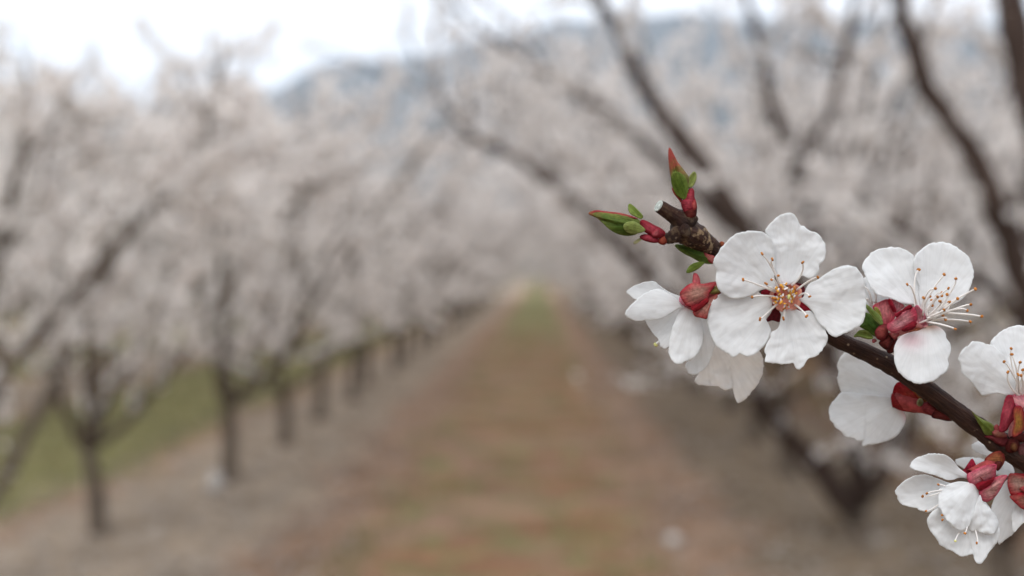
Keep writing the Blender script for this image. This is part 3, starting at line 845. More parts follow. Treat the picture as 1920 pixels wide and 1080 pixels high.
# ---- colours of sepals, scales, leaves
def lerp(a, b, k): return np.array(a) * (1 - k) + np.array(b) * k
def sep_col_(edge=(0.42, 0.035, 0.045), mid=(0.50, 0.20, 0.16), k0=0.8):
    def f(t, s, r, q):
        k = min(1, max(0, (1 - r) * 1.5 + 0.35 * q)) * k0
        return lerp(edge, mid, k)
    return f
def sep_col(edge=(0.42, 0.035, 0.045), mid=(0.50, 0.20, 0.16), k0=0.8):
    # crimson skin: a little more saturated than the first reading of the photograph
    e = (edge[0] * 1.12, edge[1] * 0.62, edge[2] * 0.85); m_ = (mid[0] * 1.06, mid[1] * 0.84, mid[2] * 0.92)
    return sep_col_(e, m_, k0)
def red_col(c=(0.36, 0.015, 0.03)):
    return lambda t, s, r, q: np.array(c) * (1 + 0.25 * q)
def leaf_col(a=(0.10, 0.17, 0.025), b=(0.22, 0.30, 0.06), tipc=None, tip_from=0.6):
    def f(t, s, r, q):
        c = lerp(a, b, min(1, max(0, r ** 2 * 0.9 + 0.3 * q)))
        if tipc is not None:
            k = min(1, max(0, (t - tip_from + 0.18 * q) / 0.25)); c = lerp(c, tipc, k)
        return c
    return f
SCALE = sep_col((0.24, 0.022, 0.030), (0.44, 0.075, 0.095), 0.9)
DARKS = sep_col((0.07, 0.014, 0.010), (0.16, 0.035, 0.025), 0.9)

twig_root = tag(empty('flowering_twig', P(1860, 825, D0 + 0.006)), 'sharp brown twig with white five-petalled blossoms, red sepals and green leaf buds', 'twig')
bpy.context.view_layer.update()
TW = twig_root.location.copy()
class Proxy: pass

# ---- woody part
tw_px = [(1262, 436, 0.5, 1.5), (1278, 434, 0.8, 2.1), (1300, 440, 1.5, 2.25), (1325, 458, 3.2, 1.75), (1352, 478, 5.0, 1.45), (1400, 512, 7.2, 1.35), (1470, 566, 9.0, 1.40), (1556, 628, 8.6, 1.42), (1610, 655, 8.0, 1.50),
         (1668, 683, 7.4, 1.70), (1735, 728, 7.2, 1.65), (1790, 770, 7.4, 1.72), (1840, 806, 7.0, 1.85), (1880, 834, 6.2, 2.15), (1925, 864, 5.4, 2.0), (2000, 915, 5.0, 2.0)]
wp = [np.array(pz(q[:2], q[2])) for q in tw_px]; wr = [q[3] for q in tw_px]
e0, e1 = wp[-1], np.array(TWIG_JOIN)
c1 = e0 + (wp[-1] - wp[-3]) * 9; c2 = e1 * 0.55 + e0 * 0.45 + np.array([0, 0, -0.06])
for f, rr in ((0.02, 2.0), (0.05, 2.05), (0.10, 2.1), (0.17, 2.2), (0.27, 2.4), (0.40, 2.8), (0.55, 3.4), (0.7, 4.0), (0.85, 4.8), (1.0, 5.5)):
    wp.append(e0 * (1 - f) ** 3 + 3 * c1 * f * (1 - f) ** 2 + 3 * c2 * f * f * (1 - f) + e1 * f ** 3); wr.append(rr)
NTW = 300
tp_ = smooth_path(np.column_stack([np.array(wp), np.array(wr)]), NTW)
path = tp_[:, :3]; rad = tp_[:, 3] * 0.001
tw_sides = 20
tv, tf = tube(path, rad, tw_sides)
tcol, tuv = [], []
for i in range(NTW):
    for j in range(tw_sides):
        a = 2 * math.pi * j / tw_sides
        k = i * tw_sides + j
        c = path[i]; off = tv[k] - c
        nz = noise.noise((tv[k][0] * 700, tv[k][1] * 700, tv[k][2] * 700))
        tv[k] = c + off * (1 + 0.10 * nz + 0.06 * noise.noise(tuple(tv[k] * 2500)))
        peel = max(0.0, 1 - abs(i - 29) / 22.0)
        tcol.append((peel,) * 3); tuv.append((j / tw_sides, i * 0.05))
link('twig_wood', small_mesh('twig_wood', tv, tf, [M_TWIG], True, tcol, tuv), twig_root)

K1 = Crop(1080, 260, 3.856)
# cut stub with its pale end
sa, sb = pz(K1.one(790, 610), 0.8), pz(K1.one(598, 487), -1.6)
sp_ = np.array([sa * (1 - f) + sb * f for f in np.linspace(0, 1, 14)])
sv, sf = tube(sp_, np.array([2.1, 2.15, 2.05, 1.85, 1.62, 1.44, 1.38, 1.32, 1.27, 1.24, 1.21, 1.19, 1.17, 1.10]) * 0.001, 18)
sv = np.array([v + unit(v - sp_[i // 18]) * 0.00006 * noise.noise(tuple(v * 1800)) for i, v in enumerate(sv)])
stub = link('pruned_stub', small_mesh('pruned_stub', sv, sf, [M_TWIG], True, [(0.12,) * 3] * len(sv), [((i % 18) / 18, (i // 18) * .08) for i in range(len(sv))]), twig_root)
d = unit(sb - sa); cvv, cff = tube(np.array([sb - d * 0.0001, sb + d * 0.00008, sb + d * 0.00016]), np.array([1.06, 1.05, 0.93]) * 0.001, 18)
cf_ = link('cut_face', small_mesh('cut_face', cvv, cff, [M_CUT], False), stub); cf_['label'] = 'whitish cut end of the pruned stub'
# node where the stub and the buds leave: swollen rings of old scales
for (x, y, z, w, h, s_) in ((735, 690, -0.6, 62, 66, 1), (700, 705, -0.9, 42, 52, 2), (830, 590, -0.5, 52, 48, 3), (665, 720, -0.6, 42, 38, 4), (790, 665, -1.6, 40, 52, 5)):
    pts = [(x + w * math.cos(a) * (1 + .12 * math.sin(3 * a + s_)), y + h * math.sin(a) * (1 + .12 * math.cos(2 * a + s_))) for a in np.linspace(0, 2 * math.pi, 12, endpoint=False)]
    pod('bud_scar', K1(*pts), z, 1.0, twig_root, M_TWIG, lambda t, s, r, q: (0.25, 0.25, 0.25), seed=s_)

# ---- terminal leaf buds
def leaf_bud(pts, zc, th, base, col, ridge=0.4, slope=(0, 0), label=None, seed=0):
    return pod('leaf_bud', pts, zc, th, twig_root, M_LEAF, col, seed=seed, base=base, ridge=ridge, z_slope=slope, label=label, n=56, nr=9)

up = leaf_bud(K1((672, 62), (690, 78), (712, 120), (735, 165), (765, 205), (795, 245), (818, 280), (815, 330), (790, 400), (765, 440), (735, 415), (708, 370), (692, 310), (680, 250), (672, 200), (666, 120)), -0.4, 1.25,
              K1.one(775, 450), leaf_col((0.16, 0.20, 0.03), (0.30, 0.24, 0.08), (0.44, 0.075, 0.055), 0.48), 0.5, label='upright red-tipped leaf bud', seed=3)
sheet('leaf', K1((795, 440), (760, 430), (725, 400), (700, 350), (690, 300), (692, 262), (715, 240), (750, 245), (785, 280), (805, 330), (808, 380), (802, 415)), K1.one(790, 440), -1.2, -2.1, up, M_LEAF, cup=0.5, rip=0.10, seed=5, col=leaf_col((0.10, 0.16, 0.015), (0.20, 0.27, 0.045)), serr=0, thick=0.3, n=48, nr=9)
sheet('leaf', K1((800, 355), (812, 320), (818, 285), (835, 255), (855, 238), (872, 260), (868, 295), (855, 325), (835, 350)), K1.one(805, 355), -0.6, -0.2, up, M_LEAF, cup=-0.3, rip=0.08, seed=6, col=leaf_col((0.22, 0.27, 0.05), (0.36, 0.40, 0.12)), serr=0, thick=0.25, n=40, nr=7)
pod('bud_scale', K1((760, 455), (790, 420), (805, 380), (835, 355), (855, 375), (858, 420), (872, 470), (868, 510), (830, 545), (790, 540), (765, 500)), -0.7, 1.15, up, M_SEPAL, SCALE, seed=7)
pod('bud_scale', K1((690, 350), (705, 365), (740, 410), (775, 450), (790, 490), (770, 480), (740, 440), (705, 395)), -0.3, 0.5, up, M_SEPAL, sep_col((0.42, 0.06, 0.05), (0.45, 0.12, 0.08)), seed=8)
pod('bud_scale', K1((780, 520), (800, 500), (840, 500), (872, 480), (875, 520), (865, 570), (830, 590), (795, 575)), -0.6, 1.1, up, M_SEPAL, DARKS, seed=9)
pod('bud_scale', K1((835, 470), (858, 440), (872, 465), (870, 505), (850, 515)), -1.5, 0.45, up, M_SEPAL, sep_col((0.40, 0.06, 0.05), (0.55, 0.16, 0.13)), seed=19)

lf = leaf_bud(K1((88, 545), (105, 525), (135, 518), (200, 526), (270, 533), (340, 542), (410, 562), (455, 585), (475, 615), (470, 660), (440, 690), (390, 700), (330, 695), (275, 675), (225, 640), (180, 600), (150, 575)), -0.6, 1.35,
              K1.one(475, 640), leaf_col((0.10, 0.16, 0.02), (0.27, 0.28, 0.07), (0.42, 0.10, 0.06), 0.80), -0.45, (0, 0.3), 'sideways green leaf bud with reddish tip', seed=12)
sheet('leaf', K1((165, 575), (230, 583), (300, 590), (370, 580), (430, 585), (455, 620), (440, 680), (390, 700), (320, 693), (265, 670), (215, 632)), K1.one(460, 640), -1.5, -1.4, lf, M_LEAF, cup=0.8, bend=-0.5, rip=0.1, seed=13, col=leaf_col((0.07, 0.13, 0.012), (0.19, 0.24, 0.05)), serr=0, thick=0.25, n=48, nr=9)
sheet('leaf', K1((130, 520), (220, 527), (320, 540), (400, 560), (450, 580), (400, 572), (320, 562), (240, 556), (170, 560), (110, 545)), K1.one(450, 580), -1.4, -1.3, lf, M_SEPAL, cup=0.3, rip=0.06, seed=23, col=sep_col((0.46, 0.10, 0.09), (0.42, 0.17, 0.10)), serr=0, thick=0.25, n=40, nr=6)
sheet('leaf', K1((465, 580), (430, 562), (400, 545), (380, 515), (378, 480), (390, 470), (420, 490), (455, 525), (482, 558), (480, 575)), K1.one(468, 580), -0.2, 0.6, lf, M_LEAF, cup=-0.4, rip=0.1, seed=14, col=leaf_col((0.16, 0.24, 0.03), (0.30, 0.38, 0.08)), serr=0, thick=0.22, n=40, nr=7)
sheet('leaf', K1((500, 665), (470, 630), (430, 605), (385, 600), (350, 615), (342, 640), (355, 665), (390, 682), (440, 685)), K1.one(500, 668), -1.9, -2.7, lf, M_LEAF, cup=0.4, rip=0.08, seed=15, col=leaf_col((0.25, 0.30, 0.07), (0.34, 0.40, 0.12)), serr=0, thick=0.22, n=40, nr=7)
sheet('leaf', K1((475, 712), (452, 722), (425, 738), (414, 755), (430, 762), (452, 750), (478, 728)), K1.one(480, 715), -0.9, -1.3, lf, M_LEAF, rip=0.05, seed=16, col=leaf_col((0.36, 0.34, 0.16), (0.46, 0.42, 0.22)), serr=0, thick=0.2, n=24, nr=5)
pod('bud_scale', K1((462, 600), (480, 585), (520, 598), (570, 625), (620, 650), (648, 680), (640, 710), (600, 725), (545, 705), (490, 670), (465, 635)), -0.9, 1.15, lf, M_SEPAL, SCALE, seed=17)
pod('bud_scale', K1((460, 705), (490, 690), (540, 695), (590, 720), (602, 745), (570, 755), (510, 745), (470, 725)), -1.0, 0.8, lf, M_SEPAL, SCALE, seed=18)
pod('bud_scale', K1((590, 740), (610, 715), (650, 700), (665, 735), (640, 768), (605, 762)), -0.9, 0.8, lf, M_SEPAL, sep_col((0.28, 0.06, 0.03), (0.40, 0.12, 0.06)), seed=19)
pod('bud_scale', K1((545, 690), (575, 655), (600, 660), (600, 695), (570, 712)), -1.9, 0.35, lf, M_SEPAL, sep_col((0.36, 0.05, 0.06), (0.55, 0.17, 0.17)), seed=29)

lo = leaf_bud(K1((1000, 880), (960, 850), (920, 820), (860, 788), (790, 768), (730, 762), (714, 772), (735, 800), (785, 835), (840, 862), (890, 890), (940, 905), (985, 905)), 3.0, 0.9, K1.one(1000, 885),
              leaf_col((0.09, 0.16, 0.025), (0.19, 0.28, 0.06)), -0.3, label='flat green leaf bud under the twig', seed=21)
sheet('leaf', K1((930, 895), (890, 892), (845, 905), (812, 930), (798, 960), (805, 972), (835, 965), (875, 945), (905, 922)), K1.one(930, 893), 2.2, 1.2, lo, M_LEAF, cup=0.3, rip=0.08, seed=22, col=leaf_col((0.14, 0.20, 0.02), (0.24, 0.32, 0.06)), serr=0, thick=0.22, n=40, nr=7)
pod('bud_scale', K1((925, 820), (960, 835), (1000, 850), (1010, 890), (985, 905), (950, 880), (930, 850)), 2.6, 0.7, lo, M_SEPAL, sep_col((0.40, 0.10, 0.08), (0.55, 0.24, 0.18)), seed=24)
pod('bud_scale', K1((1040, 750), (1055, 742), (1072, 752), (1070, 772), (1050, 778)), 3.2, 0.4, twig_root, M_SEPAL, sep_col((0.35, 0.12, 0.04), (0.50, 0.2, 0.08)), seed=25)

# ================================================================= blossoms
KA = Crop(1300, 380, 3.375)
# ---- A: the open flower facing out
CA = KA.one(588, 592)
A = blossom(twig_root, (1472, 563), 8.2, CA, 3.2, 1.3, 2.75, M_CUPA, label='fully open blossom with spread petals and orange anthers')
sheet('petal', KA((540, 470), (515, 420), (505, 340), (492, 270), (468, 215), (455, 180), (470, 150), (510, 110), (550, 80), (595, 67), (632, 71), (655, 95), (675, 142), (705, 154), (735, 180), (775, 188), (812, 225), (836, 270), (838, 320), (825, 365), (797, 395), (795, 435), (770, 465), (735, 481), (690, 463), (668, 478), (640, 500), (600, 520), (560, 510)),
      KA.one(588, 545), 2.6, 0.6, A, cup=-1.0, rip=0.75, seed=1)
sheet('petal', KA((525, 520), (512, 470), (518, 420), (524, 340), (512, 270), (480, 215), (440, 188), (390, 181), (335, 180), (270, 200), (225, 235), (190, 270), (160, 310), (135, 350), (128, 395), (146, 430), (140, 480), (150, 530), (180, 570), (220, 602), (270, 608), (330, 600), (390, 578), (425, 555), (465, 545), (505, 545)),
      KA.one(540, 565), 2.4, -0.8, A, cup=-0.9, rip=0.65, seed=2)
sheet('petal', KA((500, 630), (480, 600), (430, 580), (380, 590), (330, 598), (280, 600), (230, 597), (185, 573), (150, 590), (110, 640), (90, 690), (87, 740), (100, 800), (120, 860), (150, 910), (200, 945), (250, 980), (275, 970), (298, 953), (340, 972), (380, 967), (420, 935), (460, 890), (485, 840), (489, 800), (472, 762), (460, 735), (480, 690)),
      KA.one(530, 620), 2.8, 0.3, A, cup=-0.7, rip=0.6, seed=3)
sheet('petal', KA((560, 700), (585, 680), (640, 672), (690, 690), (740, 685), (780, 730), (820, 780), (848, 840), (845, 880), (810, 940), (765, 978), (722, 990), (700, 1030), (666, 1058), (645, 1042), (634, 1014), (600, 1022), (540, 1018), (480, 1010), (453, 1002), (460, 962), (450, 930), (470, 880), (490, 850), (490, 822), (530, 800), (545, 770)),
      KA.one(600, 650), 3.0, 0.6, A, cup=-1.1, rip=0.85, seed=4)
sheet('petal', KA((665, 610), (695, 600), (705, 565), (720, 530), (745, 505), (765, 498), (800, 477), (830, 455), (870, 430), (920, 410), (985, 400), (1030, 415), (1065, 450), (1086, 490), (1085, 560), (1092, 620), (1090, 690), (1077, 740), (1052, 782), (1000, 810), (950, 830), (900, 849), (860, 830), (838, 800), (800, 770), (770, 720), (755, 690), (715, 650)),
      KA.one(640, 600), 2.6, -0.4, A, cup=-0.8, rip=0.7, seed=5)
for k, (pts, b_) in enumerate(((((440, 640), (425, 600), (435, 560), (470, 550), (520, 570), (540, 620), (500, 650)), (560, 600)),
                               (((640, 640), (690, 625), (735, 670), (740, 715), (710, 722), (670, 700), (640, 670)), (610, 610)),
                               (((540, 680), (560, 730), (540, 755), (500, 745), (465, 755), (460, 742), (490, 700), (510, 660)), (560, 620)),
                               (((540, 500), (560, 460), (580, 470), (600, 500), (590, 540)), (585, 560)),
                               (((640, 540), (650, 510), (690, 520), (705, 560), (690, 600), (650, 590)), (610, 580)))):
    sheet('sepal', KA(*pts), KA.one(*b_), 4.3, 5.0, A, M_SEPAL, rip=0.12, seed=30 + k, col=red_col((0.40, 0.02, 0.04) if k < 2 else (0.20, 0.02, 0.03)), serr=0, thick=0.3, n=36, nr=6)
anA = [(435, 323), (500, 358), (692, 378), (538, 462), (460, 512), (495, 488), (315, 487), (372, 598), (422, 737), (570, 733), (717, 718), (736, 594), (788, 472),
       (525, 540), (587, 515), (570, 552), (608, 585), (556, 632), (640, 540), (578, 640), (612, 568), (512, 605), (545, 582), (628, 603), (598, 648), (538, 610), (560, 528), (565, 600), (622, 628), (535, 560), (600, 540), (650, 575), (520, 630), (575, 670), (632, 560)]
rs = random.Random(5)
for k, (x, y) in enumerate(anA):
    dx, dy = x - 588, y - 592; L_ = math.hypot(dx, dy) + 1e-6
    rb = min(78, 25 + L_ * 0.55) if k < 13 else min(55, L_ * 0.9 + 8)
    bx, by = 588 + dx / L_ * rb, 592 + dy / L_ * rb
    stamen(A, KA.one(bx, by), 2.7, KA.one(x, y), rs.uniform(-4.6, -2.0) if k < 13 else rs.uniform(-3.4, 0.2), seed=k, big=1.0 if k < 13 else rs.uniform(0.8, 1.25), anther=M_ANTH if k < 13 or k % 3 == 0 else M_ANTH2)
stamen(A, KA.one(590, 595), 3.0, KA.one(605, 598), -4.0, seed=77, r=0.2, big=1.3, anther=M_STIG, name='pistil')

# ---- B: flower in side view beside the leaf tuft
KB = Crop(1560, 430, 3.6); KB2 = Crop(1610, 540, 7.717)
CB = KB2.one(905, 420)
Bf = blossom(twig_root, KB2.one(520, 640), 3.6, CB, -0.2, 1.15, 1.9, M_CUP, label='side-on blossom with a fan of long stamens')
sheet('petal', KB((640, 580), (600, 520), (585, 440), (590, 395), (562, 330), (546, 260), (555, 195), (572, 165), (600, 140), (640, 108), (690, 92), (770, 89), (830, 115), (890, 155), (930, 200), (946, 240), (956, 310), (945, 352), (930, 400), (890, 460), (850, 492), (800, 515), (740, 540), (690, 575)),
      KB.one(650, 575), 0.8, 2.2, Bf, cup=-1.0, rip=0.45, seed=11)
sheet('petal', KB((600, 560), (560, 510), (520, 505), (460, 495), (420, 475), (370, 460), (310, 440), (265, 400), (235, 350), (225, 310), (203, 255), (222, 210), (268, 156), (330, 130), (400, 120), (460, 124), (512, 146), (552, 178), (575, 240), (582, 310), (590, 380), (588, 420), (605, 480)),
      KB.one(610, 555), 0.8, 3.6, Bf, cup=-0.8, rip=0.5, seed=12)
def b4_col(t, s, r, q):
    c = petal_col(t, s, r, q)
    k = max(0, 1 - t / 0.17) ** 1.2 * math.exp(-((s + 0.05) / 0.45) ** 2) * 0.9
    c = lerp(c, (0.34, 0.16, 0.04), min(1, k * 1.1))
    k2 = math.exp(-((t - 0.27) / 0.15) ** 2) * math.exp(-((s - 0.42) / 0.42) ** 2) * 0.55
    return lerp(c, (0.72, 0.42, 0.46), k2)
sheet('petal', KB((615, 668), (640, 655), (690, 649), (730, 665), (765, 700), (770, 735), (795, 770), (802, 820), (782, 880), (787, 920), (766, 965), (720, 1000), (670, 1030), (600, 1044), (550, 1031), (500, 1006), (455, 966), (430, 920), (420, 860), (417, 810), (440, 750), (480, 712), (540, 692), (585, 684)),
      KB.one(620, 640), -0.6, -3.0, Bf, cup=0.6, rip=0.35, seed=13, col=b4_col)
sheet('petal', KB((700, 560), (760, 530), (840, 520), (860, 560), (850, 610), (790, 640), (720, 630), (670, 610)), KB.one(670, 595), 1.0, 9.0, Bf, cup=-1.0, rip=0.4, seed=14, thick=0.12) if False else None
for k, (pts, b_, z0, z1, cc) in enumerate((
        (((410, 545), (500, 470), (590, 392), (700, 312), (790, 280), (835, 350), (838, 470), (760, 510), (690, 545), (620, 592), (500, 640), (430, 610)), (430, 590), -0.8, -2.0, sep_col((0.56, 0.12, 0.15), (0.74, 0.42, 0.41), 0.9)),
        (((525, 392), (600, 340), (680, 285), (745, 245), (775, 262), (760, 285), (690, 312), (610, 370), (548, 420)), (535, 405), -1.9, -2.2, red_col((0.34, 0.012, 0.03))),
        (((625, 598), (700, 550), (770, 500), (832, 492), (838, 530), (790, 585), (720, 612), (650, 625)), (640, 605), -2.0, -2.9, red_col((0.24, 0.010, 0.022))),
        (((840, 250), (800, 300), (820, 420), (860, 500), (900, 560), (960, 560), (990, 500), (960, 400), (900, 300)), (900, 540), 0.3, -1.4, sep_col((0.72, 0.34, 0.36), (0.80, 0.55, 0.54), 0.9)),
        (((720, 640), (800, 600), (880, 560), (930, 580), (900, 630), (820, 650)), (720, 640), -0.4, -0.3, sep_col((0.42, 0.16, 0.07), (0.50, 0.25, 0.12), 0.9)))):
    sheet('sepal', KB2(*pts), KB2.one(*b_), z0, z1, Bf, M_SEPAL, cup=0.5, rip=0.22, seed=40 + k, col=cc, serr=0, thick=0.3, n=48, nr=8)
anB = [(585, 272), (508, 372), (757, 305), (836, 333), (968, 403), (848, 468), (778, 440), (740, 428), (698, 400), (786, 398), (937, 508), (912, 548), (1012, 588), (932, 623), (832, 673),
       (785, 495), (795, 490), (755, 545), (750, 585), (729, 486), (712, 456), (660, 452), (618, 462), (674, 480), (678, 515), (766, 608), (728, 575), (740, 448)]
for k, (x, y) in enumerate(anB):
    bx = 610 + rs.uniform(-25, 60); by = 590 + rs.uniform(-35, 45)
    if x < 640: bx, by = 590 + rs.uniform(-25, 15), 560
    if y > 600: bx, by = 655 + rs.uniform(-20, 20), 625
    stamen(Bf, KB.one(bx, by), rs.uniform(-1.2, 0.4), KB.one(x, y), rs.uniform(-4.2, 0.6), seed=100 + k, sag=1.0, big=1.0)

# ---- B2: its neighbour turned away behind the leaf tuft
B2 = blossom(twig_root, KB2.one(400, 620), 5.2, KB2.one(330, 300), 5.6, 1.05, 1.9, label='blossom turned away behind the leaf tuft')
sheet('petal', KB((160, 560), (60, 560), (-40, 500), (-70, 400), (-40, 320), (0, 280), (50, 255), (112, 244), (160, 264), (200, 310), (232, 370), (245, 440), (255, 500), (290, 540), (250, 560)), KB.one(300, 530), 5.4, 6.5, B2, cup=-0.7, rip=0.5, seed=51)
sheet('petal', KB((330, 520), (270, 480), (215, 440), (190, 380), (215, 330), (270, 290), (340, 300), (400, 340), (430, 400), (420, 470), (380, 510)), KB.one(350, 530), 5.6, 8.2, B2, cup=-0.6, rip=0.4, seed=52)
sheet('petal', KB((280, 560), (180, 600), (80, 620), (40, 560), (80, 500), (180, 490), (270, 520)), KB.one(310, 545), 5.6, 9.5, B2, cup=-0.6, rip=0.4, seed=53)
for k, (pts, b_, z0, z1, cc) in enumerate((
        (((330, 520), (262, 420), (220, 320), (205, 260), (260, 220), (340, 185), (420, 162), (480, 200), (520, 290), (545, 340), (520, 430), (450, 525), (390, 540)), (400, 540), 2.6, 2.6, sep_col((0.52, 0.10, 0.12), (0.64, 0.27, 0.25), 0.9)),
        (((425, 175), (450, 158), (490, 220), (525, 300), (535, 345), (505, 340), (470, 270)), (520, 345), 1.9, 1.7, red_col((0.40, 0.015, 0.035))),
        (((480, 170), (560, 190), (640, 240), (650, 275), (570, 340), (530, 330)), (530, 350), 3.2, 3.6, sep_col((0.55, 0.20, 0.20), (0.66, 0.40, 0.38), 0.9)))):
    sheet('sepal', KB2(*pts), KB2.one(*b_), z0, z1, B2, M_SEPAL, cup=0.6, rip=0.22, seed=55 + k, col=cc, serr=0, thick=0.3, n=48, nr=8)
for k, (x, y, bx, by) in enumerate(((265, 392, 290, 495), (225, 392, 270, 500), (205, 440, 265, 515), (240, 470, 275, 510), (300, 440, 300, 500))):
    stamen(B2, KB.one(bx, by), 5.0, KB.one(x, y), 4.4, seed=140 + k, big=0.7, anther=M_FILA)

# leaf tuft and bud scales between them
LT = pod('leaf_bud', KB2((98, 355), (200, 395), (290, 480), (330, 560), (300, 660), (235, 705), (150, 640), (60, 590), (12, 555), (60, 505), (85, 430)), 2.0, 0.9, twig_root, M_LEAF, leaf_col((0.045, 0.10, 0.010), (0.13, 0.21, 0.035)), seed=61, base=KB2.one(310, 640), ridge=-0.3, label='dark green leaf tuft beside red sepals')
sheet('leaf', KB2((115, 238), (150, 262), (200, 310), (270, 372), (325, 440), (348, 520), (310, 525), (245, 465), (185, 385), (135, 320), (108, 270)), KB2.one(330, 530), 0.8, -0.6, LT, M_LEAF, cup=0.5, rip=0.06, seed=62, col=leaf_col((0.22, 0.31, 0.07), (0.33, 0.42, 0.13)), serr=0, thick=0.3, n=40, nr=7)
sheet('leaf', KB2((-70, 700), (-30, 650), (0, 622), (60, 612), (130, 625), (185, 670), (215, 720), (160, 738), (80, 722), (0, 700)), KB2.one(225, 715), 2.0, 2.6, LT, M_LEAF, cup=-0.5, rip=0.06, seed=63, col=leaf_col((0.20, 0.27, 0.05), (0.30, 0.37, 0.10)), serr=0, thick=0.3, n=40, nr=7)
sheet('leaf', KB2((222, 285), (262, 278), (300, 320), (325, 380), (330, 430), (290, 400), (245, 340)), KB2.one(330, 430), 1.6, 1.2, LT, M_LEAF, rip=0.06, seed=64, col=leaf_col((0.36, 0.34, 0.06), (0.42, 0.36, 0.10)), serr=0, thick=0.25, n=32, nr=6)
for k, (pts, z, th, cc) in enumerate((
        (((235, 620), (300, 545), (380, 520), (420, 560), (430, 640), (400, 720), (340, 760), (270, 740), (240, 690)), 1.0, 1.1, sep_col((0.18, 0.03, 0.03), (0.33, 0.09, 0.07), 0.9)),
        (((330, 740), (400, 690), (440, 640), (490, 670), (500, 740), (470, 840), (420, 900), (350, 870), (290, 800)), 2.0, 1.3, DARKS),
        (((440, 660), (480, 635), (560, 640), (590, 660), (560, 720), (510, 740), (470, 710)), 0.8, 0.9, sep_col((0.50, 0.12, 0.12), (0.58, 0.25, 0.20), 0.9)),
        (((400, 900), (430, 840), (500, 740), (560, 730), (560, 820), (520, 920), (440, 950)), 3.2, 1.3, DARKS),
        (((195, 745), (240, 735), (260, 770), (225, 795), (200, 790)), 2.4, 0.4, sep_col((0.42, 0.10, 0.10), (0.5, 0.2, 0.18))))):
    pod('bud_scale', KB2(*pts), z, th, LT, M_SEPAL, cc, seed=66 + k)

# ---- C: the nodding flower left of the open one
KC = Crop(1150, 500, 4.0)
Cf = blossom(twig_root, (1392, 520), 7.0, KC.one(560, 250), 2.2, 0.95, 2.1, label='nodding blossom seen from the side, petals hanging left')
sheet('petal', KC((560, 290), (500, 300), (400, 270), (250, 250), (168, 246), (120, 212), (97, 188), (130, 160), (190, 130), (250, 115), (308, 111), (340, 135), (390, 172), (440, 200), (500, 222), (545, 255)), KC.one(565, 275), 3.4, 4.6, Cf, cup=-0.6, rip=0.35, seed=71)
sheet('petal', KC((525, 300), (490, 312), (430, 350), (370, 386), (300, 400), (230, 403), (170, 409), (130, 390), (87, 358), (110, 310), (160, 258), (220, 212), (290, 176), (350, 170), (430, 212), (500, 268)), KC.one(560, 290), 1.6, -2.2, Cf, cup=0.9, rip=0.4, seed=72)
sheet('petal', KC((575, 320), (500, 300), (430, 330), (370, 368), (300, 385), (244, 398), (262, 450), (300, 505), (340, 550), (356, 597), (385, 618), (412, 600), (440, 588), (465, 560), (500, 500), (540, 420), (570, 350)), KC.one(575, 290), 2.6, 3.6, Cf, cup=-0.9, rip=0.6, seed=73)
sheet('petal', KC((620, 340), (560, 305), (505, 318), (470, 390), (440, 470), (424, 550), (413, 630), (430, 684), (462, 724), (500, 733), (542, 712), (592, 690), (640, 640), (672, 560), (676, 470), (655, 395)), KC.one(590, 300), 1.6, 1.0, Cf, cup=0.7, rip=0.55, seed=74)
sheet('petal', KC((690, 370), (630, 380), (590, 470), (600, 560), (590, 640), (572, 692), (543, 742), (565, 797), (596, 812), (640, 800), (700, 745), (745, 650), (760, 560), (730, 450)), KC.one(650, 340), 3.2, 5.6, Cf, cup=-0.7, rip=0.5, seed=75)
sheet('petal', KC((720, 470), (700, 560), (690, 700), (632, 815), (611, 860), (640, 886), (700, 891), (780, 901), (840, 921), (895, 911), (905, 952), (920, 1002), (950, 1024), (1010, 972), (1042, 935), (1080, 890), (1110, 830), (1127, 760), (1122, 700), (1100, 640), (1050, 560), (960, 500), (850, 450), (780, 440)), KC.one(690, 380), 6.5, 12.5, Cf, cup=-1.6, rip=1.9, seed=76, col=lambda t, s, r, q: lerp(petal_col(t, s, r, q), (0.95, 0.93, 0.905), 0.9))
for k, (pts, b_, z0, z1, cc) in enumerate((
        (((500, 195), (530, 162), (590, 126), (680, 131), (765, 124), (735, 175), (715, 205), (705, 240), (640, 280), (590, 302), (545, 290), (510, 235)), (760, 160), 0.2, -1.2, sep_col((0.42, 0.04, 0.055), (0.48, 0.31, 0.22), 1.0)),
        (((605, 56), (622, 52), (640, 80), (646, 130), (615, 132), (598, 118)), (625, 140), 1.4, 2.2, sep_col((0.60, 0.13, 0.14), (0.62, 0.2, 0.18))),
        (((585, 304), (640, 275), (700, 240), (712, 260), (680, 290), (640, 320), (600, 335)), (710, 245), -0.4, -1.6, red_col((0.30, 0.012, 0.02))),
        (((600, 335), (660, 300), (710, 245), (770, 210), (812, 190), (780, 230), (735, 275), (710, 340), (697, 390), (660, 385), (610, 370)), (780, 190), 0.8, -0.6, sep_col((0.40, 0.08, 0.06), (0.50, 0.28, 0.20), 1.0)),
        (((505, 215), (495, 260), (540, 300), (600, 330), (580, 290), (530, 240)), (600, 260), 1.5, 1.0, sep_col((0.66, 0.42, 0.40), (0.7, 0.5, 0.46))))):
    sheet('sepal', KC(*pts), KC.one(*b_), z0, z1, Cf, M_SEPAL, cup=0.7, rip=0.18, seed=80 + k, col=cc, serr=0, thick=0.3, n=48, nr=8)
pod('bud_scale', KC((718, 200), (730, 165), (765, 142), (800, 165), (818, 188), (780, 205), (745, 208)), 1.0, 0.8, Cf, M_LEAF, leaf_col((0.30, 0.30, 0.08), (0.40, 0.16, 0.08)), seed=86)
stamen(Cf, KC.one(410, 500), 5.2, KC.one(318, 585), 4.2, seed=160, sag=0.2, r=0.26, big=1.2, anther=M_STIG)
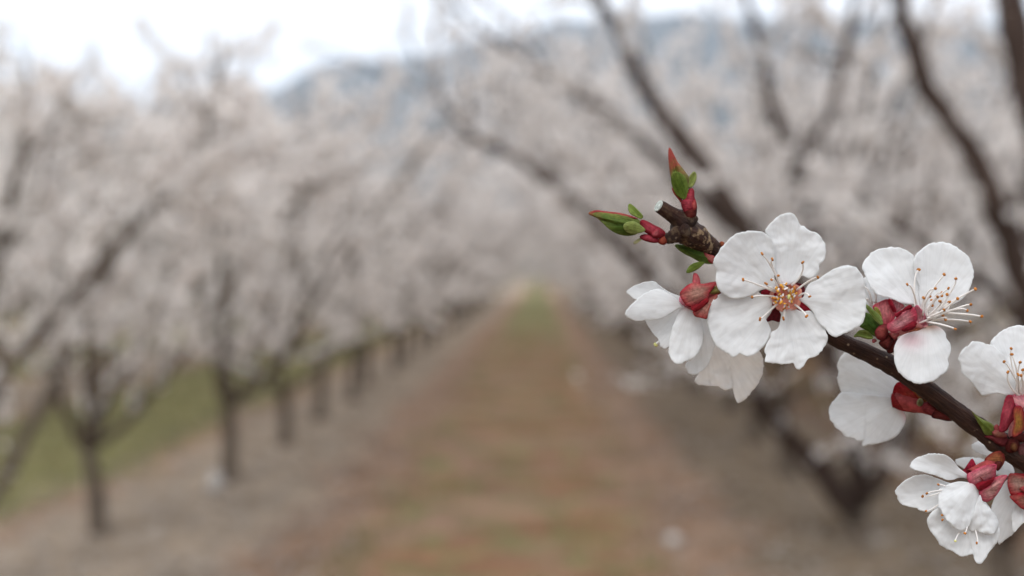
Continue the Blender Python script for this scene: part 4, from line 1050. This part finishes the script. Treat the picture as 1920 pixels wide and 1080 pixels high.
for k, (x, y) in enumerate(((438, 588), (492, 605), (572, 692), (690, 330))):
    stamen(Cf, KC.one(x * 0.75 + 140, y * 0.75 + 100), 4.6, KC.one(x, y), (2.6, 2.0, 2.0, 1.2)[k], seed=161 + k, sag=0.1, big=0.8) if k in (0, 2) else None

# ---- D: flower hanging below the twig, seen from behind
KD = Crop(1540, 620, 4.5)
Df = blossom(twig_root, KD.one(1010, 715), 8.5, KD.one(640, 560), 13.2, 0.85, 2.0, label='blossom below the twig seen from behind its red calyx')
sheet('petal', KD((640, 560), (560, 565), (470, 560), (360, 552), (260, 540), (175, 523), (150, 470), (134, 400), (150, 340), (132, 300), (150, 240), (190, 188), (230, 152), (300, 130), (400, 150), (520, 220), (640, 310), (740, 400), (720, 480)), KD.one(660, 540), 14.0, 16.5, Df, cup=1.2, rip=0.5, seed=91)
sheet('petal', KD((640, 600), (590, 560), (470, 545), (360, 535), (260, 525), (175, 524), (120, 570), (80, 622), (64, 690), (80, 760), (120, 812), (170, 852), (200, 886), (260, 902), (300, 926), (362, 930), (345, 974), (420, 961), (500, 946), (560, 926), (630, 890), (680, 830), (711, 760), (708, 715), (680, 660)), KD.one(660, 590), 13.6, 15.0, Df, cup=1.4, rip=0.7, seed=92)
sheet('petal', KD((660, 500), (760, 420), (720, 330), (620, 280), (500, 300), (440, 380), (480, 480), (570, 540)), KD.one(650, 540), 14.6, 20.0, Df, cup=0.8, rip=0.5, seed=93)
sheet('petal', KD((650, 640), (700, 690), (690, 640), (670, 560), (560, 520), (440, 560), (430, 650), (520, 720), (600, 700)), KD.one(650, 590), 14.6, 20.0, Df, cup=0.8, rip=0.5, seed=94)
for k, (pts, b_, z0, z1, cc) in enumerate((
        (((640, 438), (690, 440), (750, 480), (830, 545), (900, 610), (880, 640), (800, 600), (700, 560), (610, 545), (612, 480)), (890, 640), 10.5, 11.8, sep_col((0.38, 0.02, 0.03), (0.42, 0.10, 0.05), 0.6)),
        (((600, 530), (592, 605), (612, 645), (690, 675), (790, 688), (850, 682), (880, 640), (820, 590), (720, 545)), (880, 650), 10.4, 11.6, sep_col((0.28, 0.025, 0.025), (0.30, 0.05, 0.04), 0.9)),
        (((740, 480), (800, 500), (880, 560), (965, 632), (930, 650), (860, 600), (790, 540)), (950, 640), 9.6, 11.0, sep_col((0.36, 0.10, 0.04), (0.50, 0.24, 0.08), 0.9)))):
    sheet('sepal', KD(*pts), KD.one(*b_), z0, z1, Df, M_SEPAL, cup=0.8, rip=0.2, seed=95 + k, col=cc, serr=0, thick=0.3, n=48, nr=8)
pod('bud_scale', KD((805, 600), (825, 572), (855, 580), (860, 615), (835, 640), (810, 630)), 9.6, 0.5, Df, M_LEAF, leaf_col((0.28, 0.26, 0.10), (0.40, 0.34, 0.18)), seed=98)
for k, pts in enumerate((((850, 660), (880, 600), (940, 620), (1000, 670), (1020, 730), (960, 725), (890, 705)), ((930, 730), (960, 660), (1040, 690), (1130, 740), (1080, 765), (1000, 750)))):
    pod('bud_scale', KD(*pts), 8.6 - k * 0.6, 1.0, Df, M_SEPAL, DARKS if k else sep_col((0.20, 0.03, 0.03), (0.30, 0.07, 0.06)), seed=99 + k)

# ---- E: flower standing above the twig, half out of the picture
KE = Crop(1660, 600, 4.154)
Ef = blossom(twig_root, (1897, 826), 5.5, KE.one(1060, 575), 0.8, 0.95, 2.1, M_CUP, label='upright blossom on deep pink sepals above the twig')
sheet('petal', KE((1040, 590), (995, 582), (940, 586), (870, 571), (800, 581), (755, 586), (720, 550), (690, 510), (640, 450), (594, 412), (590, 350), (569, 300), (590, 250), (620, 210), (650, 200), (680, 167), (750, 172), (790, 190), (832, 200), (885, 240), (935, 290), (985, 400), (1020, 500)), KE.one(1050, 575), 0.8, -1.6, Ef, cup=0.9, rip=0.6, seed=111)
sheet('petal', KE((1060, 560), (1000, 540), (970, 440), (920, 330), (860, 240), (814, 186), (840, 140), (900, 90), (960, 56), (1030, 42), (1090, 45), (1180, 80), (1260, 150), (1290, 250), (1250, 380), (1160, 480), (1100, 540)), KE.one(1070, 570), 1.4, 4.0, Ef, cup=-0.8, rip=0.6, seed=112)
sheet('petal', KE((1110, 580), (1180, 520), (1280, 480), (1390, 500), (1450, 580), (1420, 680), (1320, 720), (1220, 690), (1140, 630)), KE.one(1090, 585), 1.0, -1.0, Ef, cup=-0.8, rip=0.6, seed=113)
sheet('petal', KE((1080, 620), (1110, 700), (1190, 780), (1300, 800), (1350, 740), (1300, 650), (1200, 610)), KE.one(1085, 605), 0.6, -3.0, Ef, cup=0.8, rip=0.5, seed=114)
for k, (pts, b_, z0, z1, cc) in enumerate((
        (((945, 592), (985, 588), (1003, 640), (1002, 760), (972, 802), (938, 860), (888, 867), (900, 760), (915, 680)), (1000, 610), 0.0, 0.6, sep_col((0.36, 0.05, 0.07), (0.46, 0.10, 0.12), 0.8)),
        (((1000, 692), (1030, 670), (1062, 680), (1082, 770), (1075, 850), (1030, 900), (990, 905), (1003, 800)), (1060, 640), -0.6, -1.2, sep_col((0.30, 0.03, 0.04), (0.34, 0.20, 0.04), 1.0)),
        (((985, 588), (1040, 580), (1100, 590), (1130, 650), (1090, 690), (1060, 672), (1020, 672), (1003, 640)), (1060, 700), 0.0, 0.2, sep_col((0.64, 0.22, 0.24), (0.72, 0.42, 0.42), 0.9)),
        (((1090, 640), (1130, 650), (1150, 740), (1120, 850), (1080, 840)), (1090, 620), 0.4, 0.8, sep_col((0.36, 0.05, 0.07), (0.46, 0.10, 0.12), 0.8)))):
    sheet('sepal', KE(*pts), KE.one(*b_), z0, z1, Ef, M_SEPAL, cup=0.6, rip=0.2, seed=115 + k, col=cc, serr=0, thick=0.3, n=44, nr=8)
for k, (x, y) in enumerate(((980, 222), (985, 268), (925, 325), (955, 405), (1035, 425), (1058, 432), (1075, 388), (1050, 330), (1110, 300), (1140, 380), (1170, 320), (1120, 450))):
    stamen(Ef, KE.one(1040 + rs.uniform(-25, 50), 590 + rs.uniform(-10, 20)), 0.6, KE.one(x, y), rs.uniform(-3.5, -1.8), seed=180 + k, big=1.0)
# leaf bud and dark scales at the node
EB = pod('leaf_bud', KE((672, 708), (700, 735), (760, 775), (820, 800), (852, 835), (860, 890), (820, 905), (775, 890), (740, 830), (705, 770)), 4.6, 0.9, twig_root, M_LEAF, leaf_col((0.16, 0.22, 0.03), (0.30, 0.36, 0.09), (0.46, 0.30, 0.06), 0.78), seed=121, base=KE.one(850, 890), ridge=-0.3, label='yellow-green leaf bud at the lower node')
for k, (pts, z, th, cc) in enumerate((
        (((845, 835), (870, 812), (892, 840), (885, 870), (858, 868)), 3.8, 0.6, sep_col((0.42, 0.10, 0.09), (0.5, 0.16, 0.14))),
        (((770, 908), (830, 895), (880, 880), (930, 890), (965, 940), (955, 985), (900, 985), (840, 945)), 4.4, 0.8, sep_col((0.13, 0.022, 0.025), (0.28, 0.07, 0.07), 0.9)),
        (((830, 880), (860, 855), (920, 870), (950, 905), (900, 920), (860, 910)), 3.6, 0.8, sep_col((0.34, 0.13, 0.10), (0.42, 0.22, 0.14), 0.9)),
        (((930, 980), (960, 930), (1010, 920), (1050, 960), (1040, 1020), (980, 1040), (940, 1020)), 4.2, 0.9, DARKS),
        (((975, 1000), (985, 960), (1015, 955), (1030, 990), (1010, 1025)), 3.2, 0.45, sep_col((0.16, 0.07, 0.025), (0.30, 0.17, 0.06), 0.9)),
        (((970, 920), (1000, 885), (1060, 870), (1100, 900), (1080, 950), (1020, 950)), 4.6, 0.8, sep_col((0.08, 0.014, 0.012), (0.17, 0.04, 0.03))),
        (((1030, 1020), (1050, 970), (1090, 960), (1120, 1010), (1090, 1060), (1050, 1060)), 4.0, 0.6, sep_col((0.13, 0.06, 0.05), (0.24, 0.13, 0.11))))):
    pod('bud_scale', KE(*pts), z, th, EB, M_SEPAL, cc, seed=122 + k)

# ---- F: flower hanging at the lower node
KF = Crop(1660, 820, 4.154)
Ff = blossom(twig_root, KF.one(905, 130), 4.6, KF.one(690, 330), 2.4, 0.85, 2.1, label='hanging blossom with crumpled petals and two-toned pink sepals')
sheet('petal', KF((660, 320), (600, 312), (560, 318), (530, 330), (480, 331), (400, 302), (300, 272), (212, 246), (192, 216), (230, 168), (290, 144), (360, 127), (430, 130), (490, 150), (532, 185), (575, 240), (636, 288)), KF.one(670, 320), 2.0, -0.6, Ff, cup=-1.6, rip=0.5, seed=131, edge=0.4)
sheet('petal', KF((640, 400), (560, 370), (480, 350), (400, 320), (320, 294), (240, 299), (170, 325), (110, 370), (74, 420), (95, 462), (120, 516), (220, 546), (280, 571), (330, 581), (380, 562), (440, 540), (540, 500), (620, 450)), KF.one(680, 370), 3.4, 2.6, Ff, cup=-1.2, rip=0.5, seed=132)
sheet('petal', KF((690, 370), (630, 348), (560, 345), (480, 370), (425, 400), (412, 470), (418, 535), (440, 580), (500, 670), (560, 715), (610, 728), (650, 690), (680, 620), (700, 550), (738, 490), (735, 440)), KF.one(700, 360), 1.0, -1.2, Ff, cup=1.2, rip=0.8, seed=133, wav=1.0)
sheet('petal', KF((740, 460), (690, 520), (600, 540), (480, 545), (400, 555), (355, 590), (328, 645), (340, 700), (360, 742), (390, 782), (440, 850), (520, 886), (580, 921), (640, 926), (690, 915), (700, 962), (740, 987), (800, 912), (840, 860), (880, 800), (887, 720), (870, 650), (830, 572), (785, 510)), KF.one(730, 400), 2.6, 1.2, Ff, cup=-1.4, rip=0.95, seed=134, wav=1.2)
sheet('petal', KF((735, 450), (760, 505), (810, 550), (850, 600), (880, 680), (850, 740), (790, 760), (720, 730), (660, 720), (650, 640), (690, 560)), KF.one(735, 420), 0.4, 0.0, Ff, cup=1.0, rip=0.9, seed=135, wav=1.0)
for k, (pts, b_, z0, z1, cc) in enumerate((
        (((608, 265), (640, 215), (672, 168), (695, 200), (705, 240), (670, 270), (635, 290)), (660, 290), 2.6, 3.2, red_col((0.36, 0.015, 0.04))),
        (((636, 295), (680, 265), (760, 228), (860, 210), (862, 260), (850, 310), (770, 340), (700, 385), (650, 350)), (660, 340), 1.0, -0.4, sep_col((0.55, 0.13, 0.17), (0.66, 0.36, 0.33), 0.9)),
        (((705, 372), (740, 350), (800, 335), (850, 312), (830, 350), (790, 395), (750, 412), (715, 402)), (720, 390), 0.2, -0.9, red_col((0.28, 0.010, 0.022))),
        (((730, 415), (790, 392), (840, 325), (890, 300), (952, 296), (920, 350), (885, 420), (840, 470), (790, 500), (745, 480)), (740, 440), 0.8, -1.2, sep_col((0.55, 0.14, 0.17), (0.68, 0.45, 0.38), 0.95)))):
    sheet('sepal', KF(*pts), KF.one(*b_), z0, z1, Ff, M_SEPAL, cup=0.6, rip=0.22, seed=136 + k, col=cc, serr=0, thick=0.3, n=48, nr=8)
for k, (pts, z, th, cc) in enumerate((((( 770, 180), (800, 140), (850, 112), (900, 108), (930, 150), (925, 200), (880, 260), (850, 225), (800, 205)), 4.0, 1.0, sep_col((0.24, 0.05, 0.03), (0.36, 0.17, 0.06), 0.9)),
                                      (((850, 200), (880, 185), (910, 195), (895, 240), (870, 262)), 3.0, 0.5, DARKS))):
    pod('bud_scale', KF(*pts), z, th, Ff, M_SEPAL, cc, seed=141 + k)
for k, (x, y, bx, by) in enumerate(((323, 437, 440, 412), (290, 460, 430, 430), (413, 368, 470, 380), (318, 574, 420, 520), (443, 605, 520, 560), (445, 643, 520, 600), (620, 747, 640, 680), (712, 823, 700, 720), (545, 808, 575, 745))):
    stamen(Ff, KF.one(bx, by), 0.6, KF.one(x, y), (0.0, 0.2, 0.5, 1.5, -0.6, -0.4, -1.6, -1.2, -1.6)[k], seed=210 + k, big=0.9, sag=0.25, r=0.11, anther=M_ANTH if k < 8 else M_STIG)

# ---- G: flower behind it with a flat red calyx
Gf = blossom(twig_root, (1942, 890), 6.0, KF.one(1090, 420), 6.6, 0.9, 2.4, label='blossom with blunt red and olive calyx behind the hanging one')
sheet('petal', KF((960, 330), (900, 400), (840, 500), (830, 600), (880, 700), (880, 830), (940, 790), (1000, 742), (1040, 650), (1060, 560), (1040, 440)), KF.one(1050, 380), 8.0, 9.5, Gf, cup=1.0, rip=0.6, seed=151)
sheet('petal', KF((1040, 470), (1000, 560), (985, 660), (1000, 740), (1060, 680), (1140, 600), (1200, 520), (1180, 430), (1100, 420)), KF.one(1100, 390), 7.4, 6.6, Gf, cup=0.8, rip=0.6, seed=152)
sheet('petal', KF((990, 300), (930, 300), (870, 290), (855, 240), (890, 195), (950, 190), (990, 225), (1005, 270)), KF.one(1020, 310), 9.0, 12.0, Gf, cup=0.5, rip=0.4, seed=153)
sheet('petal', KF((880, 290), (760, 270), (640, 250), (560, 210), (548, 180), (590, 160), (680, 155), (780, 175), (860, 220)), KF.one(960, 300), 9.5, 15.0, Gf, cup=0.5, rip=0.5, seed=154)
sheet('petal', KF((890, 150), (800, 145), (740, 125), (690, 95), (672, 65), (700, 40), (740, 25), (800, 55), (860, 95), (930, 140)), KF.one(960, 170), 10.5, 15.0, Gf, cup=0.5, rip=0.5, seed=155)
for k, (pts, b_, z0, z1, cc) in enumerate((
        (((962, 290), (1000, 280), (1090, 285), (1180, 300), (1190, 420), (1080, 440), (985, 450), (955, 380)), (1180, 350), 4.8, 5.6, sep_col((0.42, 0.03, 0.04), (0.42, 0.30, 0.22), 1.0)),
        (((970, 455), (1060, 432), (1180, 425), (1190, 520), (1110, 560), (1060, 552), (1000, 500)), (1180, 450), 4.8, 5.4, sep_col((0.36, 0.02, 0.03), (0.46, 0.26, 0.18), 0.9)))):
    sheet('sepal', KF(*pts), KF.one(*b_), z0, z1, Gf, M_SEPAL, cup=0.5, rip=0.2, seed=156 + k, col=cc, serr=0, thick=0.3, n=44, nr=8)

# keep the parts where they stand, relative to the twig's own origin and their blossom
for o in [c for c in twig_root.children_recursive]:
    o.location = (0, 0, 0)
shift = Matrix.Translation(-TW)
for o in twig_root.children_recursive:
    o.data.transform(shift)
